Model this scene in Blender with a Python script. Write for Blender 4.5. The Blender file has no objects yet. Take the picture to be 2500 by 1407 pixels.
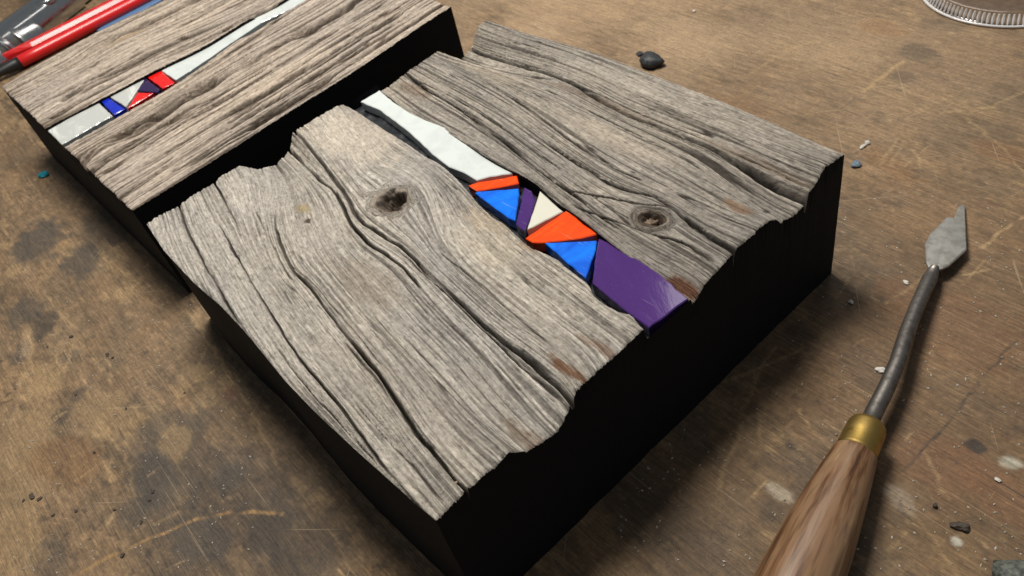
import bpy, math, random
import numpy as np
from mathutils import Vector, Matrix

# ------------------------------------------------------------------ camera, light, exposure
random.seed(7)
scene = bpy.context.scene
col = scene.collection
U = 0.13                                   # metres from the block's top up to the lens
F_PX = 2006.6                              # focal length in photograph pixels (2500 wide)
HB = 0.31 * U                              # height of the near block
AX = np.array([0.0, 0.0, 0.0])
# axes of the place seen from the camera (x right, y down, z forward)
CX, CY = 1250.0, 703.5
_A, _B, _C, _D = [np.array(p, float) for p in ((356, 545), (1075, 1270), (2062, 378), (1165, 42))]
def _ln(p, q): return np.cross([*p, 1], [*q, 1])
def _vp(a, b, c, d):
    v = np.cross(_ln(a, b), _ln(c, d)); return v[:2] / v[2]
_v1, _v2 = _vp(_A, _B, _D, _C), _vp(_B, _C, _A, _D)
def ray(p): return np.array([p[0] - CX, p[1] - CY, F_PX])
EX = -ray(_v1); EX /= np.linalg.norm(EX)
EY = ray(_v2); EY -= EX * (EX @ EY); EY /= np.linalg.norm(EY)
EZ = -np.cross(EX, EY)                     # down in camera coordinates has +y
if EZ[1] > 0: EZ = -EZ
_r = ray(_A); _r = _r * U / (_r @ -EZ)
CAM = np.array([-_r @ EX, -_r @ EY, HB + U])

def px(p, z=0.0):
    """pixel -> point of the horizontal plane at height z"""
    r = ray(p); d = np.array([r @ EX, r @ EY, r @ EZ])
    return CAM + d * ((z - CAM[2]) / d[2])
def px_on_x(p, x):
    r = ray(p); d = np.array([r @ EX, r @ EY, r @ EZ])
    return CAM + d * ((x - CAM[0]) / d[0])
def px_on_y(p, y):
    r = ray(p); d = np.array([r @ EX, r @ EY, r @ EZ])
    return CAM + d * ((y - CAM[1]) / d[1])

cam_data = bpy.data.cameras.new('camera')
cam = bpy.data.objects.new('camera', cam_data); col.objects.link(cam)
cam_data.sensor_width = 36.0
cam_data.lens = F_PX / 2500 * 36
cam_data.clip_start = 0.005; cam_data.clip_end = 50
M = np.stack([EX, EY, EZ])                 # rows: world axes in camera coords -> columns: cam axes in world
R = Matrix(((M[0, 0], -M[0, 1], -M[0, 2]), (M[1, 0], -M[1, 1], -M[1, 2]), (M[2, 0], -M[2, 1], -M[2, 2])))
cam.matrix_world = Matrix.Translation(Vector(CAM)) @ R.to_4x4()
scene.camera = cam
cam_data.dof.use_dof = True
cam_data.dof.focus_distance = 0.19
cam_data.dof.aperture_fstop = 42.0

world = bpy.data.worlds.new('World'); scene.world = world; world.use_nodes = True
world.node_tree.nodes['Background'].inputs[0].default_value = (0.85, 0.92, 1.0, 1)
world.node_tree.nodes['Background'].inputs[1].default_value = 0.15

def area(name, loc, target, size, power, color):
    L = bpy.data.lights.new(name, 'AREA'); L.shape = 'DISK'; L.size = size; L.energy = power; L.color = color
    o = bpy.data.objects.new(name, L); col.objects.link(o)
    o.location = loc
    o.rotation_euler = (Vector(target) - Vector(loc)).to_track_quat('-Z', 'Y').to_euler()
    return o
area('bench_lamp', (-0.078, 0.122, 0.50), (-0.03, 0.10, 0.0), 0.19, 3.9, (1.0, 0.95, 0.87))
area('sheen_fill_light', (-0.44, 1.08, 1.25), (0.0, 0.1, 0.0), 0.6, 2.4, (1.0, 0.95, 0.90))  # unseen area light added for bench sheen and glass reflections

scene.view_settings.view_transform = 'Standard'
scene.view_settings.look = 'None'
scene.view_settings.exposure = 0.0
scene.view_settings.gamma = 1.0

# ------------------------------------------------------------------ helpers
def noise(x, y, seed=0):
    """smooth 2-D value noise, -1..1"""
    rng = np.random.RandomState(seed); T = rng.rand(256, 256) * 2 - 1
    xi = np.floor(x).astype(int); yi = np.floor(y).astype(int)
    xf = x - xi; yf = y - yi
    u = xf * xf * xf * (xf * (xf * 6 - 15) + 10); v = yf * yf * yf * (yf * (yf * 6 - 15) + 10)
    x0 = xi & 255; x1 = (xi + 1) & 255; y0 = yi & 255; y1 = (yi + 1) & 255
    return (T[x0, y0] * (1 - u) + T[x1, y0] * u) * (1 - v) + (T[x0, y1] * (1 - u) + T[x1, y1] * u) * v
def fbm(x, y, oct=4, seed=0, gain=0.5):
    a = 1.0; s = 0.0; t = 0.0
    for k in range(oct):
        s = s + a * noise(x * 2 ** k + 17.3 * k, y * 2 ** k + 9.1 * k, seed + k); t += a; a *= gain
    return s / t
def sstep(a, b, x):
    t = np.clip((x - a) / (b - a), 0, 1); return t * t * (3 - 2 * t)

def mat(name, color=(0.5, 0.5, 0.5), rough=0.6, metal=0.0, spec=0.5, attr=None, coat=0.0):
    m = bpy.data.materials.new(name); m.use_nodes = True
    nt = m.node_tree; b = nt.nodes['Principled BSDF']
    b.inputs['Base Color'].default_value = (*color, 1); b.inputs['Roughness'].default_value = rough
    b.inputs['Metallic'].default_value = metal; b.inputs['Specular IOR Level'].default_value = spec
    b.inputs['Coat Weight'].default_value = coat
    return m, nt, b
def N(nt, kind, **kw):
    n = nt.nodes.new(kind)
    for k, v in kw.items(): setattr(n, k, v)
    return n
def noise_node(nt, scale, detail=4, rough=0.6, stretch=None, coord='Object', attr=None):
    tc = N(nt, 'ShaderNodeAttribute', attribute_name=attr) if attr else N(nt, 'ShaderNodeTexCoord')
    out = tc.outputs['Vector'] if attr else tc.outputs[coord]
    if stretch:
        mp = N(nt, 'ShaderNodeMapping'); mp.inputs['Scale'].default_value = stretch
        nt.links.new(out, mp.inputs['Vector']); out = mp.outputs[0]
    n = N(nt, 'ShaderNodeTexNoise'); n.inputs['Scale'].default_value = scale
    n.inputs['Detail'].default_value = detail; n.inputs['Roughness'].default_value = rough
    nt.links.new(out, n.inputs['Vector']); return n
def ramp(nt, src, stops):
    r = N(nt, 'ShaderNodeValToRGB'); e = r.color_ramp.elements
    while len(e) < len(stops): e.new(0.5)
    for k, (p, c) in enumerate(stops):
        e[k].position = p; e[k].color = (*c, 1) if len(c) == 3 else c
    nt.links.new(src, r.inputs[0]); return r
def mixc(nt, a, b, fac, mode='MIX'):
    m = N(nt, 'ShaderNodeMix', data_type='RGBA', blend_type=mode)
    for s, v in ((m.inputs[0], fac), (m.inputs[6], a), (m.inputs[7], b)):
        if hasattr(v, 'links'): nt.links.new(v, s)
        else: s.default_value = v if isinstance(v, float) else (*v, 1)
    return m.outputs[2]
def bump(nt, b, h, strength, dist):
    n = N(nt, 'ShaderNodeBump'); n.inputs['Strength'].default_value = strength; n.inputs['Distance'].default_value = dist
    nt.links.new(h, n.inputs['Height']); nt.links.new(n.outputs[0], b.inputs['Normal']); return n

def mesh_obj(name, verts, faces, material, parent=None, smooth=False):
    me = bpy.data.meshes.new(name); me.from_pydata([tuple(map(float, v)) for v in verts], [], faces); me.update()
    if smooth: me.polygons.foreach_set('use_smooth', [True] * len(me.polygons))
    me.materials.append(material)
    o = bpy.data.objects.new(name, me); col.objects.link(o)
    if parent: o.parent = parent; o.matrix_parent_inverse = parent.matrix_world.inverted()
    return o
def grid_obj(name, P, material, parent=None, colors=None, vec=None, smooth=True, flip=False):
    """P: (n, m, 3) array of points"""
    n, m = P.shape[:2]
    idx = np.arange(n * m).reshape(n, m)
    q = np.stack([idx[:-1, :-1], idx[1:, :-1], idx[1:, 1:], idx[:-1, 1:]], -1).reshape(-1, 4)
    if flip: q = q[:, ::-1]
    me = bpy.data.meshes.new(name)
    me.vertices.add(n * m); me.vertices.foreach_set('co', P.reshape(-1).astype(np.float32))
    me.loops.add(q.size); me.loops.foreach_set('vertex_index', q.reshape(-1).astype(np.int32))
    me.polygons.add(len(q)); me.polygons.foreach_set('loop_start', np.arange(0, q.size, 4, dtype=np.int32))
    me.polygons.foreach_set('loop_total', np.full(len(q), 4, dtype=np.int32))
    me.update(calc_edges=True)
    if smooth: me.polygons.foreach_set('use_smooth', np.ones(len(q), dtype=bool))
    if colors is not None:
        a = me.attributes.new('tint', 'FLOAT_COLOR', 'POINT')
        c = np.ones((n * m, 4), np.float32); c[:, :3] = colors.reshape(-1, 3); a.data.foreach_set('color', c.reshape(-1))
    if vec is not None:
        a = me.attributes.new('grain', 'FLOAT_VECTOR', 'POINT'); a.data.foreach_set('vector', vec.reshape(-1).astype(np.float32))
    me.materials.append(material); me.validate()
    o = bpy.data.objects.new(name, me); col.objects.link(o)
    if parent: o.parent = parent; o.matrix_parent_inverse = parent.matrix_world.inverted()
    return o
def empty(name, loc, label, cat, group=None):
    o = bpy.data.objects.new(name, None); col.objects.link(o); o.location = loc; o.empty_display_size = 0.01
    tag(o, label, cat, group); bpy.context.view_layer.update(); return o
def tag(o, label=None, cat=None, group=None, kind=None):
    for k, v in (('label', label), ('category', cat), ('group', group), ('kind', kind)):
        if v: o[k] = v
    return o
def lathe(name, axis_pts, radii, material, parent=None, n=32, squash=1.0, caps=True):
    """surface round a 3-D polyline"""
    P = [Vector(p) for p in axis_pts]; V = []; Fc = []
    for i, p in enumerate(P):
        t = (P[min(i + 1, len(P) - 1)] - P[max(i - 1, 0)]).normalized()
        up = Vector((0, 0, 1)); s = t.cross(up).normalized(); w = s.cross(t).normalized()
        for k in range(n):
            a = 2 * math.pi * k / n
            V.append(p + s * (radii[i] * math.cos(a)) + w * (radii[i] * squash * math.sin(a)))
    for i in range(len(P) - 1):
        for k in range(n):
            Fc.append((i * n + k, i * n + (k + 1) % n, (i + 1) * n + (k + 1) % n, (i + 1) * n + k))
    if caps:
        Fc.append(tuple(range(n))); Fc.append(tuple(reversed(range((len(P) - 1) * n, len(P) * n))))
    me = mesh_obj(name, V, Fc, material, parent, smooth=True)
    return me

# ------------------------------------------------------------------ materials
def wood_material(name, hue):
    m, nt, b = mat(name, rough=0.82, spec=0.25)
    at = N(nt, 'ShaderNodeAttribute', attribute_name='tint')
    n1 = noise_node(nt, 1.0, 5, 0.7, (3600, 260, 1), attr='grain')
    n2 = noise_node(nt, 900, 3, 0.6)
    r1 = ramp(nt, n1.outputs[0], [(0.33, (0.34, 0.31, 0.29)), (0.44, (0.84, 0.83, 0.82)), (0.56, (1.04, 1.04, 1.04)), (0.70, (1.28, 1.28, 1.26))])
    c = mixc(nt, at.outputs['Color'], r1.outputs[0], 0.9, 'MULTIPLY')
    r2 = ramp(nt, n2.outputs[0], [(0.3, (0.74, 0.73, 0.72)), (0.6, (1.12, 1.11, 1.10))])
    c = mixc(nt, c, r2.outputs[0], 0.8, 'MULTIPLY')
    nt.links.new(c, b.inputs['Base Color'])
    bump(nt, b, n1.outputs[0], 0.8, 0.0007)
    return m
M_WOOD = wood_material('weathered_wood', 0)
def black_paint():
    m, nt, b = mat('black_paint', (0.012, 0.0135, 0.0150), 0.75, spec=0.10)
    n = noise_node(nt, 700, 4, 0.6); n3 = noise_node(nt, 1.0, 4, 0.6, (90, 90, 900))
    bump(nt, b, n.outputs[0], 0.25, 0.0004)
    return m
M_BLACK = black_paint()
def dark_bed():
    m, nt, b = mat('dark_inlay_bed', (0.006, 0.008, 0.012), 0.55, spec=0.3)
    n = noise_node(nt, 600, 4, 0.6); bump(nt, b, n.outputs[0], 0.5, 0.0006)
    return m
M_BED = dark_bed()
def glass_mat(name, base, vein, edge_rough=0.12, streak=0.5, vscale=260, stretch=(1, 1, 1), lo=0.45, hi=0.75, coat=0.6):
    m, nt, b = mat(name, base, edge_rough, spec=0.5, coat=coat)
    b.inputs['Coat Roughness'].default_value = 0.04
    n = noise_node(nt, vscale, 5, 0.65, stretch)
    n.inputs['Distortion'].default_value = 1.4
    r = ramp(nt, n.outputs[0], [(lo, (0, 0, 0)), (hi, (1, 1, 1))])
    f = N(nt, 'ShaderNodeMath', operation='MULTIPLY'); f.inputs[1].default_value = streak
    nt.links.new(r.outputs[0], f.inputs[0])
    c = mixc(nt, base, vein, f.outputs[0]); nt.links.new(c, b.inputs['Base Color'])
    # hairline scratches in the surface
    n2 = noise_node(nt, 1.0, 2, 0.6, (60, 1500, 300))
    sc_ = ramp(nt, n2.outputs[0], [(0.66, (0, 0, 0)), (0.70, (1, 1, 1))]); fs = N(nt, 'ShaderNodeMath', operation='MULTIPLY'); fs.inputs[1].default_value = 0.35
    nt.links.new(sc_.outputs[0], fs.inputs[0]); c = mixc(nt, c, tuple(min(1.0, v * 0.6 + 0.25) for v in vein), fs.outputs[0]); nt.links.new(c, b.inputs['Base Color'])
    n4 = noise_node(nt, 2600, 2, 0.5); d_ = ramp(nt, n4.outputs[0], [(0.70, (0, 0, 0)), (0.76, (1, 1, 1))]); fd = N(nt, 'ShaderNodeMath', operation='MULTIPLY'); fd.inputs[1].default_value = 0.3
    nt.links.new(d_.outputs[0], fd.inputs[0]); c = mixc(nt, c, (0.45, 0.42, 0.38), fd.outputs[0]); nt.links.new(c, b.inputs['Base Color'])
    bump(nt, b, n.outputs[0], 0.07, 0.0010)
    return m
G_WHITE = glass_mat('white_glass', (0.585, 0.625, 0.61), (0.43, 0.47, 0.465), 0.12, 0.7, 75)
G_CREAM = glass_mat('cream_glass', (0.60, 0.59, 0.51), (0.54, 0.52, 0.44), 0.2, 0.3, 200)
G_ORANGE = glass_mat('orange_glass', (0.80, 0.062, 0.004), (0.95, 0.16, 0.006), 0.16, 0.5, 420, (1, 0.25, 1), 0.5, 0.75)
G_BLUE = glass_mat('blue_glass', (0.004, 0.10, 0.62), (0.006, 0.20, 0.90), 0.16, 0.8, 90, (1, 0.5, 1), 0.42, 0.62)
G_NAVY = glass_mat('deep_blue_glass', (0.006, 0.02, 0.42), (0.012, 0.05, 0.60), 0.16, 0.5, 150)
G_PURPLE = glass_mat('purple_glass', (0.058, 0.020, 0.135), (0.085, 0.032, 0.19), 0.10, 0.6, 60, (0.4, 1, 1))
G_INDIGO = glass_mat('indigo_glass', (0.022, 0.010, 0.055), (0.03, 0.014, 0.08), 0.12, 0.4, 200)
G_WHITE_SHEEN = glass_mat('white_glass_painted_sheen', (0.46, 0.475, 0.455), (0.72, 0.74, 0.71), 0.12, 0.8, 55, (1, 2.2, 1), 0.5, 0.66)  # white reflection put into the colour as pale streaks
G_RED = glass_mat('red_glass', (0.70, 0.010, 0.008), (0.80, 0.018, 0.012), 0.16, 0.5, 250)

# ------------------------------------------------------------------ the bench top
def bench():
    def axis(a0, a1, b0, b1, fine, mid):
        far1 = -np.geomspace(0.006, 0.9, 22)[::-1] + a0
        mid1 = np.arange(a0, b0, mid); f = np.arange(b0, b1, fine); mid2 = np.arange(b1, a1, mid)
        far2 = np.geomspace(0.006, 0.9, 22) + a1
        return np.concatenate([far1, mid1, f, mid2, far2])
    xs = axis(-0.40, 0.225, -0.03, 0.222, 0.0005, 0.0011)
    ys = axis(-0.095, 0.29, -0.09, 0.215, 0.0005, 0.0011)
    X, Y = np.meshgrid(xs, ys, indexing='ij')
    mm = 1000.0
    x, y = X * mm, Y * mm
    # plies of grain run along X
    wob = fbm(x * 0.02, y * 0.03, 3, 3) * 2.5
    fibre = fbm(x * 0.07, (y + wob) * 1.1, 4, 11, 0.62)
    band = fbm(x * 0.012, (y + wob * 2) * 0.16, 3, 21)
    dirt = fbm(x * 0.035, y * 0.04, 5, 31, 0.6)
    dirt2 = fbm(x * 0.09, y * 0.10, 4, 41, 0.6)
    base = np.array([0.165, 0.114, 0.070])
    C = base * (1 + 0.36 * fibre + 0.26 * band + 0.22 * dirt + 0.18 * dirt2)[..., None]
    C *= 1 + np.stack([0.06 * dirt2, 0 * dirt2, -0.10 * dirt2], -1)
    z = 0.00006 * fibre + 0.0001 * dirt
    # grimy film, greyer
    g = sstep(0.02, 0.42, fbm(x * 0.022 + 5, y * 0.022, 5, 51, 0.6))
    C = C * (1 - 0.55 * g[..., None]) + np.array([0.098, 0.073, 0.051]) * (0.55 * g[..., None])
    # bare wood showing through where the film is scraped off
    w = sstep(0.16, 0.34, fbm(x * 0.045, y * 0.075, 5, 61, 0.68) + 0.22 * fibre - 0.06)
    tan = np.array([0.275, 0.195, 0.112]) * (1 + 0.3 * fibre[..., None])
    C = C * (1 - 0.55 * w[..., None]) + tan * (0.55 * w[..., None])
    # flecks of bright fibre
    fl = sstep(0.42, 0.62, fbm(x * 0.22, (y + wob) * 1.6, 3, 71, 0.6)) * sstep(-0.15, 0.3, dirt)
    C = C * (1 - 0.5 * fl[..., None]) + np.array([0.40, 0.29, 0.17]) * 0.5 * fl[..., None]
    def blob(p, r, color, k, seed, aspect=1.0, ang=0.0, edge=0.45, freq=0.16):
        nonlocal C
        c = px(p)[:2]; dx, dy = X - c[0], Y - c[1]
        ca, sa = math.cos(ang), math.sin(ang)
        d = np.hypot((dx * ca + dy * sa) / aspect, -dx * sa + dy * ca) / r
        sel = d < 2.2
        dd = d[sel] + edge * fbm(x[sel] * freq, y[sel] * freq * 1.5, 4, seed, 0.65)
        a = (1 - sstep(0.55, 1.0, dd)) * k
        C[sel] = C[sel] * (1 - a[:, None]) + np.array(color) * a[:, None] * (1 + 0.15 * fibre[sel][:, None])
    sp = fbm(x * 0.45, y * 0.55, 3, 81, 0.7); C *= (1 + 0.42 * sp)[..., None]
    pit = sstep(0.34, 0.50, fbm(x * 0.30 + 3, y * 0.42, 3, 91, 0.65)) * sstep(-0.2, 0.35, fbm(x * 0.03, y * 0.03, 3, 95))
    C = C * (1 - 0.6 * pit[..., None]) + np.array([0.04, 0.032, 0.026]) * 0.6 * pit[..., None]; z = z - 0.00012 * pit
    for (p_, r_, k_) in (((1500, 60), .07, .40), ((1900, 60), .06, .40), ((2300, 150), .05, .30), ((1350, -80), .08, .4)):  # dusty wear plus lamp falloff put into the colour of the far bench
        c_ = px(p_)[:2]; a_ = (np.exp(-((X - c_[0]) ** 2 + (Y - c_[1]) ** 2) / r_ ** 2) * k_ * np.clip(1 + 0.8 * dirt + 0.4 * fibre, 0, 1.5))[..., None]
        C = C * (1 - a_) + np.array([0.36, 0.265, 0.18]) * a_
    GREY = (0.050, 0.047, 0.045); TAN = (0.29, 0.205, 0.115); PALE = (0.36, 0.27, 0.18); DARK = (0.035, 0.030, 0.028)
    for k, (p, r, c, a, asp) in enumerate([
        ((95, 590), .013, GREY, .8, 1.3), ((200, 640), .009, GREY, .75, 1.4), ((60, 760), .008, GREY, .6, 1.3), ((420, 1120), .014, GREY, .55, 1.6), ((620, 1240), .016, DARK, .5, 1.5), ((250, 560), .012, DARK, .4, 1.4), ((450, 1370), .014, DARK, .5, 1.6), ((120, 1370), .008, GREY, .5, 1.5), ((110, 795), .0065, DARK, .75, 1.3), ((55, 860), .005, GREY, .6, 1.2),
        ((145, 1015), .0035, DARK, .6, 1.4), ((175, 870), .0035, GREY, .6, 1.0), ((380, 1170), .008, GREY, .55, 1.5), ((720, 1320), .012, DARK, .6, 1.4),
        ((330, 1250), .006, GREY, .5, 1.2), ((560, 1160), .006, GREY, .5, 1.1), ((480, 1320), .008, GREY, .55, 1.6), ((190, 965), .003, DARK, .5, 1),
        ((110, 920), .006, TAN, .7, 1.6), ((300, 720), .004, TAN, .55, 1.2), ((480, 910), .004, TAN, .5, 2.0), ((60, 1130), .012, TAN, .5, 2.2),
        ((250, 1010), .009, TAN, .4, 1.5), ((430, 1080), .005, TAN, .5, 1.6), ((30, 660), .004, TAN, .6, 1.3), ((70, 840), .003, PALE, .5, 3),
        ((40, 1330), .008, TAN, .5, 2.5), ((160, 1130), .009, (0.16, 0.085, 0.035), .5, 1.8),
        ((2240, 130), .006, GREY, .45, 1.6), ((2200, 190), .005, GREY, .4, 1.2), ((2300, 60), .006, GREY, .3, 1.8), ((2160, 70), .006, (0.26, 0.15, 0.075), .4, 2),
        ((1800, 260), .008, (0.19, 0.11, 0.06), .4, 2), ((2170, 400), .006, (0.21, 0.12, 0.06), .5, 2), ((1300, 60), .012, PALE, .25, 2), ((1650, 80), .014, PALE, .3, 2.4),
        ((2000, 120), .012, PALE, .25, 2), ((2440, 370), .006, (0.20, 0.11, 0.055), .5, 2), ((2330, 800), .016, (0.20, 0.105, 0.055), .45, 1.6), ((2200, 950), .03, (0.17, 0.105, 0.058), .5, 1.6), ((2400, 600), .03, (0.19, 0.12, 0.068), .4, 1.6), ((2350, 1250), .02, (0.16, 0.10, 0.052), .5, 1.6), ((1750, 1250), .02, (0.15, 0.10, 0.058), .5, 1.6),
        ((2290, 1140), .009, (0.17, 0.085, 0.045), .45, 1.6), ((2440, 1200), .007, (0.20, 0.10, 0.05), .4, 2), ((2385, 1092), .0022, DARK, .85, 1.5),
        ((1950, 810), .004, DARK, .35, 1.2), ((1920, 1130), .004, DARK, .4, 2), ((1880, 1250), .004, DARK, .4, 1), ((2200, 1220), .003, (0.34, 0.30, 0.26), .45, 1.6),
        ((2470, 1130), .0022, (0.42, 0.42, 0.38), .8, 1.5), ((2335, 1322), .0012, (0.5, 0.5, 0.46), .9, 1.2), ((1900, 1200), .002, (0.40, 0.37, 0.32), .6, 2),
        ((2260, 550), .006, (0.24, 0.16, 0.09), .4, 2.5), ((2120, 900), .006, DARK, .25, 2), ((1600, 1290), .01, DARK, .35, 2.4), ((1480, 1370), .006, TAN, .3, 3),
        ((560, 960), .003, (0.20, 0.07, 0.06), .3, 1.2), ((2480, 1020), .006, DARK, .3, 2)]):
        blob(p, r, c, a, 200 + k, asp, random.uniform(-0.4, 0.4))
    def scratch(pts, wid, color, k, seed, depth=0.00005, rag=0.5):
        nonlocal C, z
        P = np.array([px(p)[:2] for p in pts])
        for a, b in zip(P[:-1], P[1:]):
            lo = np.minimum(a, b) - 3 * wid; hi = np.maximum(a, b) + 3 * wid
            i0, i1 = np.searchsorted(xs, [lo[0], hi[0]]); j0, j1 = np.searchsorted(ys, [lo[1], hi[1]])
            if i1 <= i0 or j1 <= j0: continue
            sx, sy = X[i0:i1, j0:j1], Y[i0:i1, j0:j1]; d = b - a
            t = np.clip(((sx - a[0]) * d[0] + (sy - a[1]) * d[1]) / (d @ d), 0, 1)
            wv = 0.0006 * noise(sx * 300, sy * 300, seed)
            dist = np.hypot(sx - a[0] - t * d[0] + wv, sy - a[1] - t * d[1] + wv)
            al = (1 - sstep(0.35, 1.0, dist / wid)) * k * np.clip(0.75 + rag * 1.3 * fbm(sx * 900, sy * 900, 3, seed + 3), 0, 1)
            C[i0:i1, j0:j1] = C[i0:i1, j0:j1] * (1 - al[..., None]) + np.array(color) * al[..., None]
            z[i0:i1, j0:j1] -= depth * al
    ORA = (0.38, 0.235, 0.10); LT = (0.40, 0.29, 0.165)
    scratch([(190, 1402), (260, 1362), (330, 1332), (400, 1302), (480, 1268), (560, 1252), (620, 1250), (680, 1256)], .0008, ORA, .62, 5)
    scratch([(440, 725), (520, 850), (600, 985), (690, 1150)], .0008, LT, .4, 6)
    scratch([(2110, 222), (2160, 182), (2205, 150)], .0012, LT, .85, 7)
    scratch([(2396, 605), (2440, 570), (2510, 525)], .0008, LT, .8, 8)
    scratch([(2305, 682), (2370, 668), (2415, 658)], .0006, LT, .7, 9)
    scratch([(2168, 740), (2240, 690), (2290, 640)], .0007, LT, .5, 10)
    scratch([(1790, 925), (1880, 890), (1968, 850)], .0008, LT, .6, 12)
    scratch([(1750, 1200), (1790, 1090), (1850, 920), (1890, 850)], .0008, LT, .45, 13)
    scratch([(1850, 1110), (1855, 1010), (1850, 960)], .0006, LT, .4, 14)
    scratch([(2200, 1152), (2290, 1060), (2350, 985), (2420, 900), (2510, 800)], .00055, DARK, .8, 15, .0001)
    scratch([(2360, 290), (2430, 345), (2505, 425)], .0006, LT, .6, 16)
    scratch([(2260, 1105), (2285, 1170), (2300, 1200)], .0006, LT, .55, 17)
    scratch([(2200, 1230), (2290, 1330), (2330, 1407)], .0006, LT, .4, 18)
    scratch([(2230, 280), (2330, 230), (2370, 215)], .0009, LT, .4, 19)
    scratch([(2300, 275), (2420, 262), (2500, 225)], .0010, LT, .5, 20)
    scratch([(2150, 400), (2190, 340)], .0009, LT, .5, 22); scratch([(2170, 405), (2210, 345)], .0008, LT, .4, 23)
    scratch([(80, 830), (75, 880), (100, 940)], .0009, TAN, .8, 24); scratch([(180, 830), (160, 890), (120, 940), (60, 1040)], .001, TAN, .7, 25)
    scratch([(1200, 20), (1320, 110)], .001, LT, .35, 26); scratch([(1830, 180), (1920, 120), (2000, 100)], .0012, LT, .35, 27)
    scratch([(20, 1400), (110, 1310)], .001, TAN, .6, 28)
    rng = random.Random(3)
    for k in range(90):
        p = (rng.uniform(1500, 2480), rng.uniform(150, 1400)) if k % 3 else (rng.uniform(0, 520), rng.uniform(600, 1400))
        L = rng.uniform(15, 110); a = rng.choice([0.55, 0.6, 0.65, -0.5, -0.65, 1.3, 2.2]) + rng.uniform(-.1, .1)
        scratch([p, (p[0] + L * math.cos(a), p[1] + L * math.sin(a))], rng.uniform(.0003, .0007), LT if rng.random() < .75 else DARK, rng.uniform(.25, .7), 300 + k)
    C = np.clip(C * np.array([1.05, 0.985, 0.865]), 0.01, 0.8)
    m, nt, b = mat('worn_bench_plywood', rough=0.6, spec=0.45)
    at = N(nt, 'ShaderNodeAttribute', attribute_name='tint')
    n1 = noise_node(nt, 1.0, 6, 0.75, (170, 2100, 1)); n2 = noise_node(nt, 1000, 4, 0.7); n3 = noise_node(nt, 1.0, 4, 0.6, (60, 60, 1))
    r1 = ramp(nt, n1.outputs[0], [(0.30, (0.42, 0.39, 0.36)), (0.5, (0.96, 0.96, 0.96)), (0.70, (1.55, 1.55, 1.52))])
    c = mixc(nt, at.outputs['Color'], r1.outputs[0], 0.8, 'MULTIPLY')
    r2 = ramp(nt, n2.outputs[0], [(0.30, (0.62, 0.62, 0.62)), (0.52, (1.0, 1.0, 1.0)), (0.72, (1.5, 1.48, 1.45))])
    c = mixc(nt, c, r2.outputs[0], 0.6, 'MULTIPLY')
    for ang, sc, lo_, hi_, cc_, kk in ((0.02, (14, 1500, 1), .675, .71, (0.38, 0.28, 0.175), .45), (0.9, (22, 900, 1), .71, .74, (0.40, 0.30, 0.19), .45), (-0.75, (18, 800, 1), .71, .74, (0.40, 0.30, 0.18), .4), (1.5, (25, 1000, 1), .72, .75, (0.40, 0.30, 0.2), .35), (0.05, (40, 1700, 1), .68, .72, (0.045, 0.032, 0.024), .8)):
        tc = N(nt, 'ShaderNodeTexCoord'); vr = N(nt, 'ShaderNodeVectorRotate', rotation_type='Z_AXIS'); vr.inputs['Angle'].default_value = ang
        mp = N(nt, 'ShaderNodeMapping'); mp.inputs['Scale'].default_value = sc; mp.inputs['Location'].default_value = (ang * 31, ang * 17, 0)
        nt.links.new(tc.outputs['Object'], vr.inputs['Vector']); nt.links.new(vr.outputs[0], mp.inputs['Vector'])
        ns_ = N(nt, 'ShaderNodeTexNoise'); ns_.inputs['Scale'].default_value = 1.0; ns_.inputs['Detail'].default_value = 2.0; nt.links.new(mp.outputs[0], ns_.inputs['Vector'])
        rs_ = ramp(nt, ns_.outputs[0], [(lo_, (0, 0, 0)), (hi_, (1, 1, 1))]); fm = N(nt, 'ShaderNodeMath', operation='MULTIPLY'); fm.inputs[1].default_value = kk
        nt.links.new(rs_.outputs[0], fm.inputs[0]); c = mixc(nt, c, cc_, fm.outputs[0])
    nt.links.new(c, b.inputs['Base Color'])
    rr = ramp(nt, n3.outputs[0], [(0.3, (0.52,) * 3), (0.7, (0.74,) * 3)]); nt.links.new(rr.outputs[0], b.inputs['Roughness'])
    bump(nt, b, n1.outputs[0], 0.6, 0.0005)
    o = grid_obj('bench_top', np.stack([X, Y, z], -1), m, colors=C)
    tag(o, kind='structure', label='worn brown plywood bench top with scratches, stains and bare patches')
bench()

# ------------------------------------------------------------------ weathered blocks
# a block lives in its own frame: s along the grain, c across it (both metres), z up
def curve(pts, sig=0.0011):
    """(s, c) points -> smoothed function c(s), flat beyond the ends"""
    P = np.array(sorted(pts, key=lambda q: q[0])); s, c = P[:, 0], P[:, 1]
    t = np.arange(s[0] - 0.02, s[-1] + 0.02, 0.0003); r = np.interp(t, s, c)
    r[t < s[0]] = c[0] + (t[t < s[0]] - s[0]) * (c[1] - c[0]) / max(s[1] - s[0], 1e-4) * 0.6
    r[t > s[-1]] = c[-1] + (t[t > s[-1]] - s[-1]) * (c[-1] - c[-2]) / max(s[-1] - s[-2], 1e-4) * 0.6
    k = np.arange(-int(3 * sig / 0.0003), int(3 * sig / 0.0003) + 1); w = np.exp(-0.5 * (k * 0.0003 / sig) ** 2); w /= w.sum()
    r2 = np.convolve(np.pad(r, len(k) // 2, mode='edge'), w, mode='valid')
    return lambda x: np.interp(np.asarray(x, float), t, r2)

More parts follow.
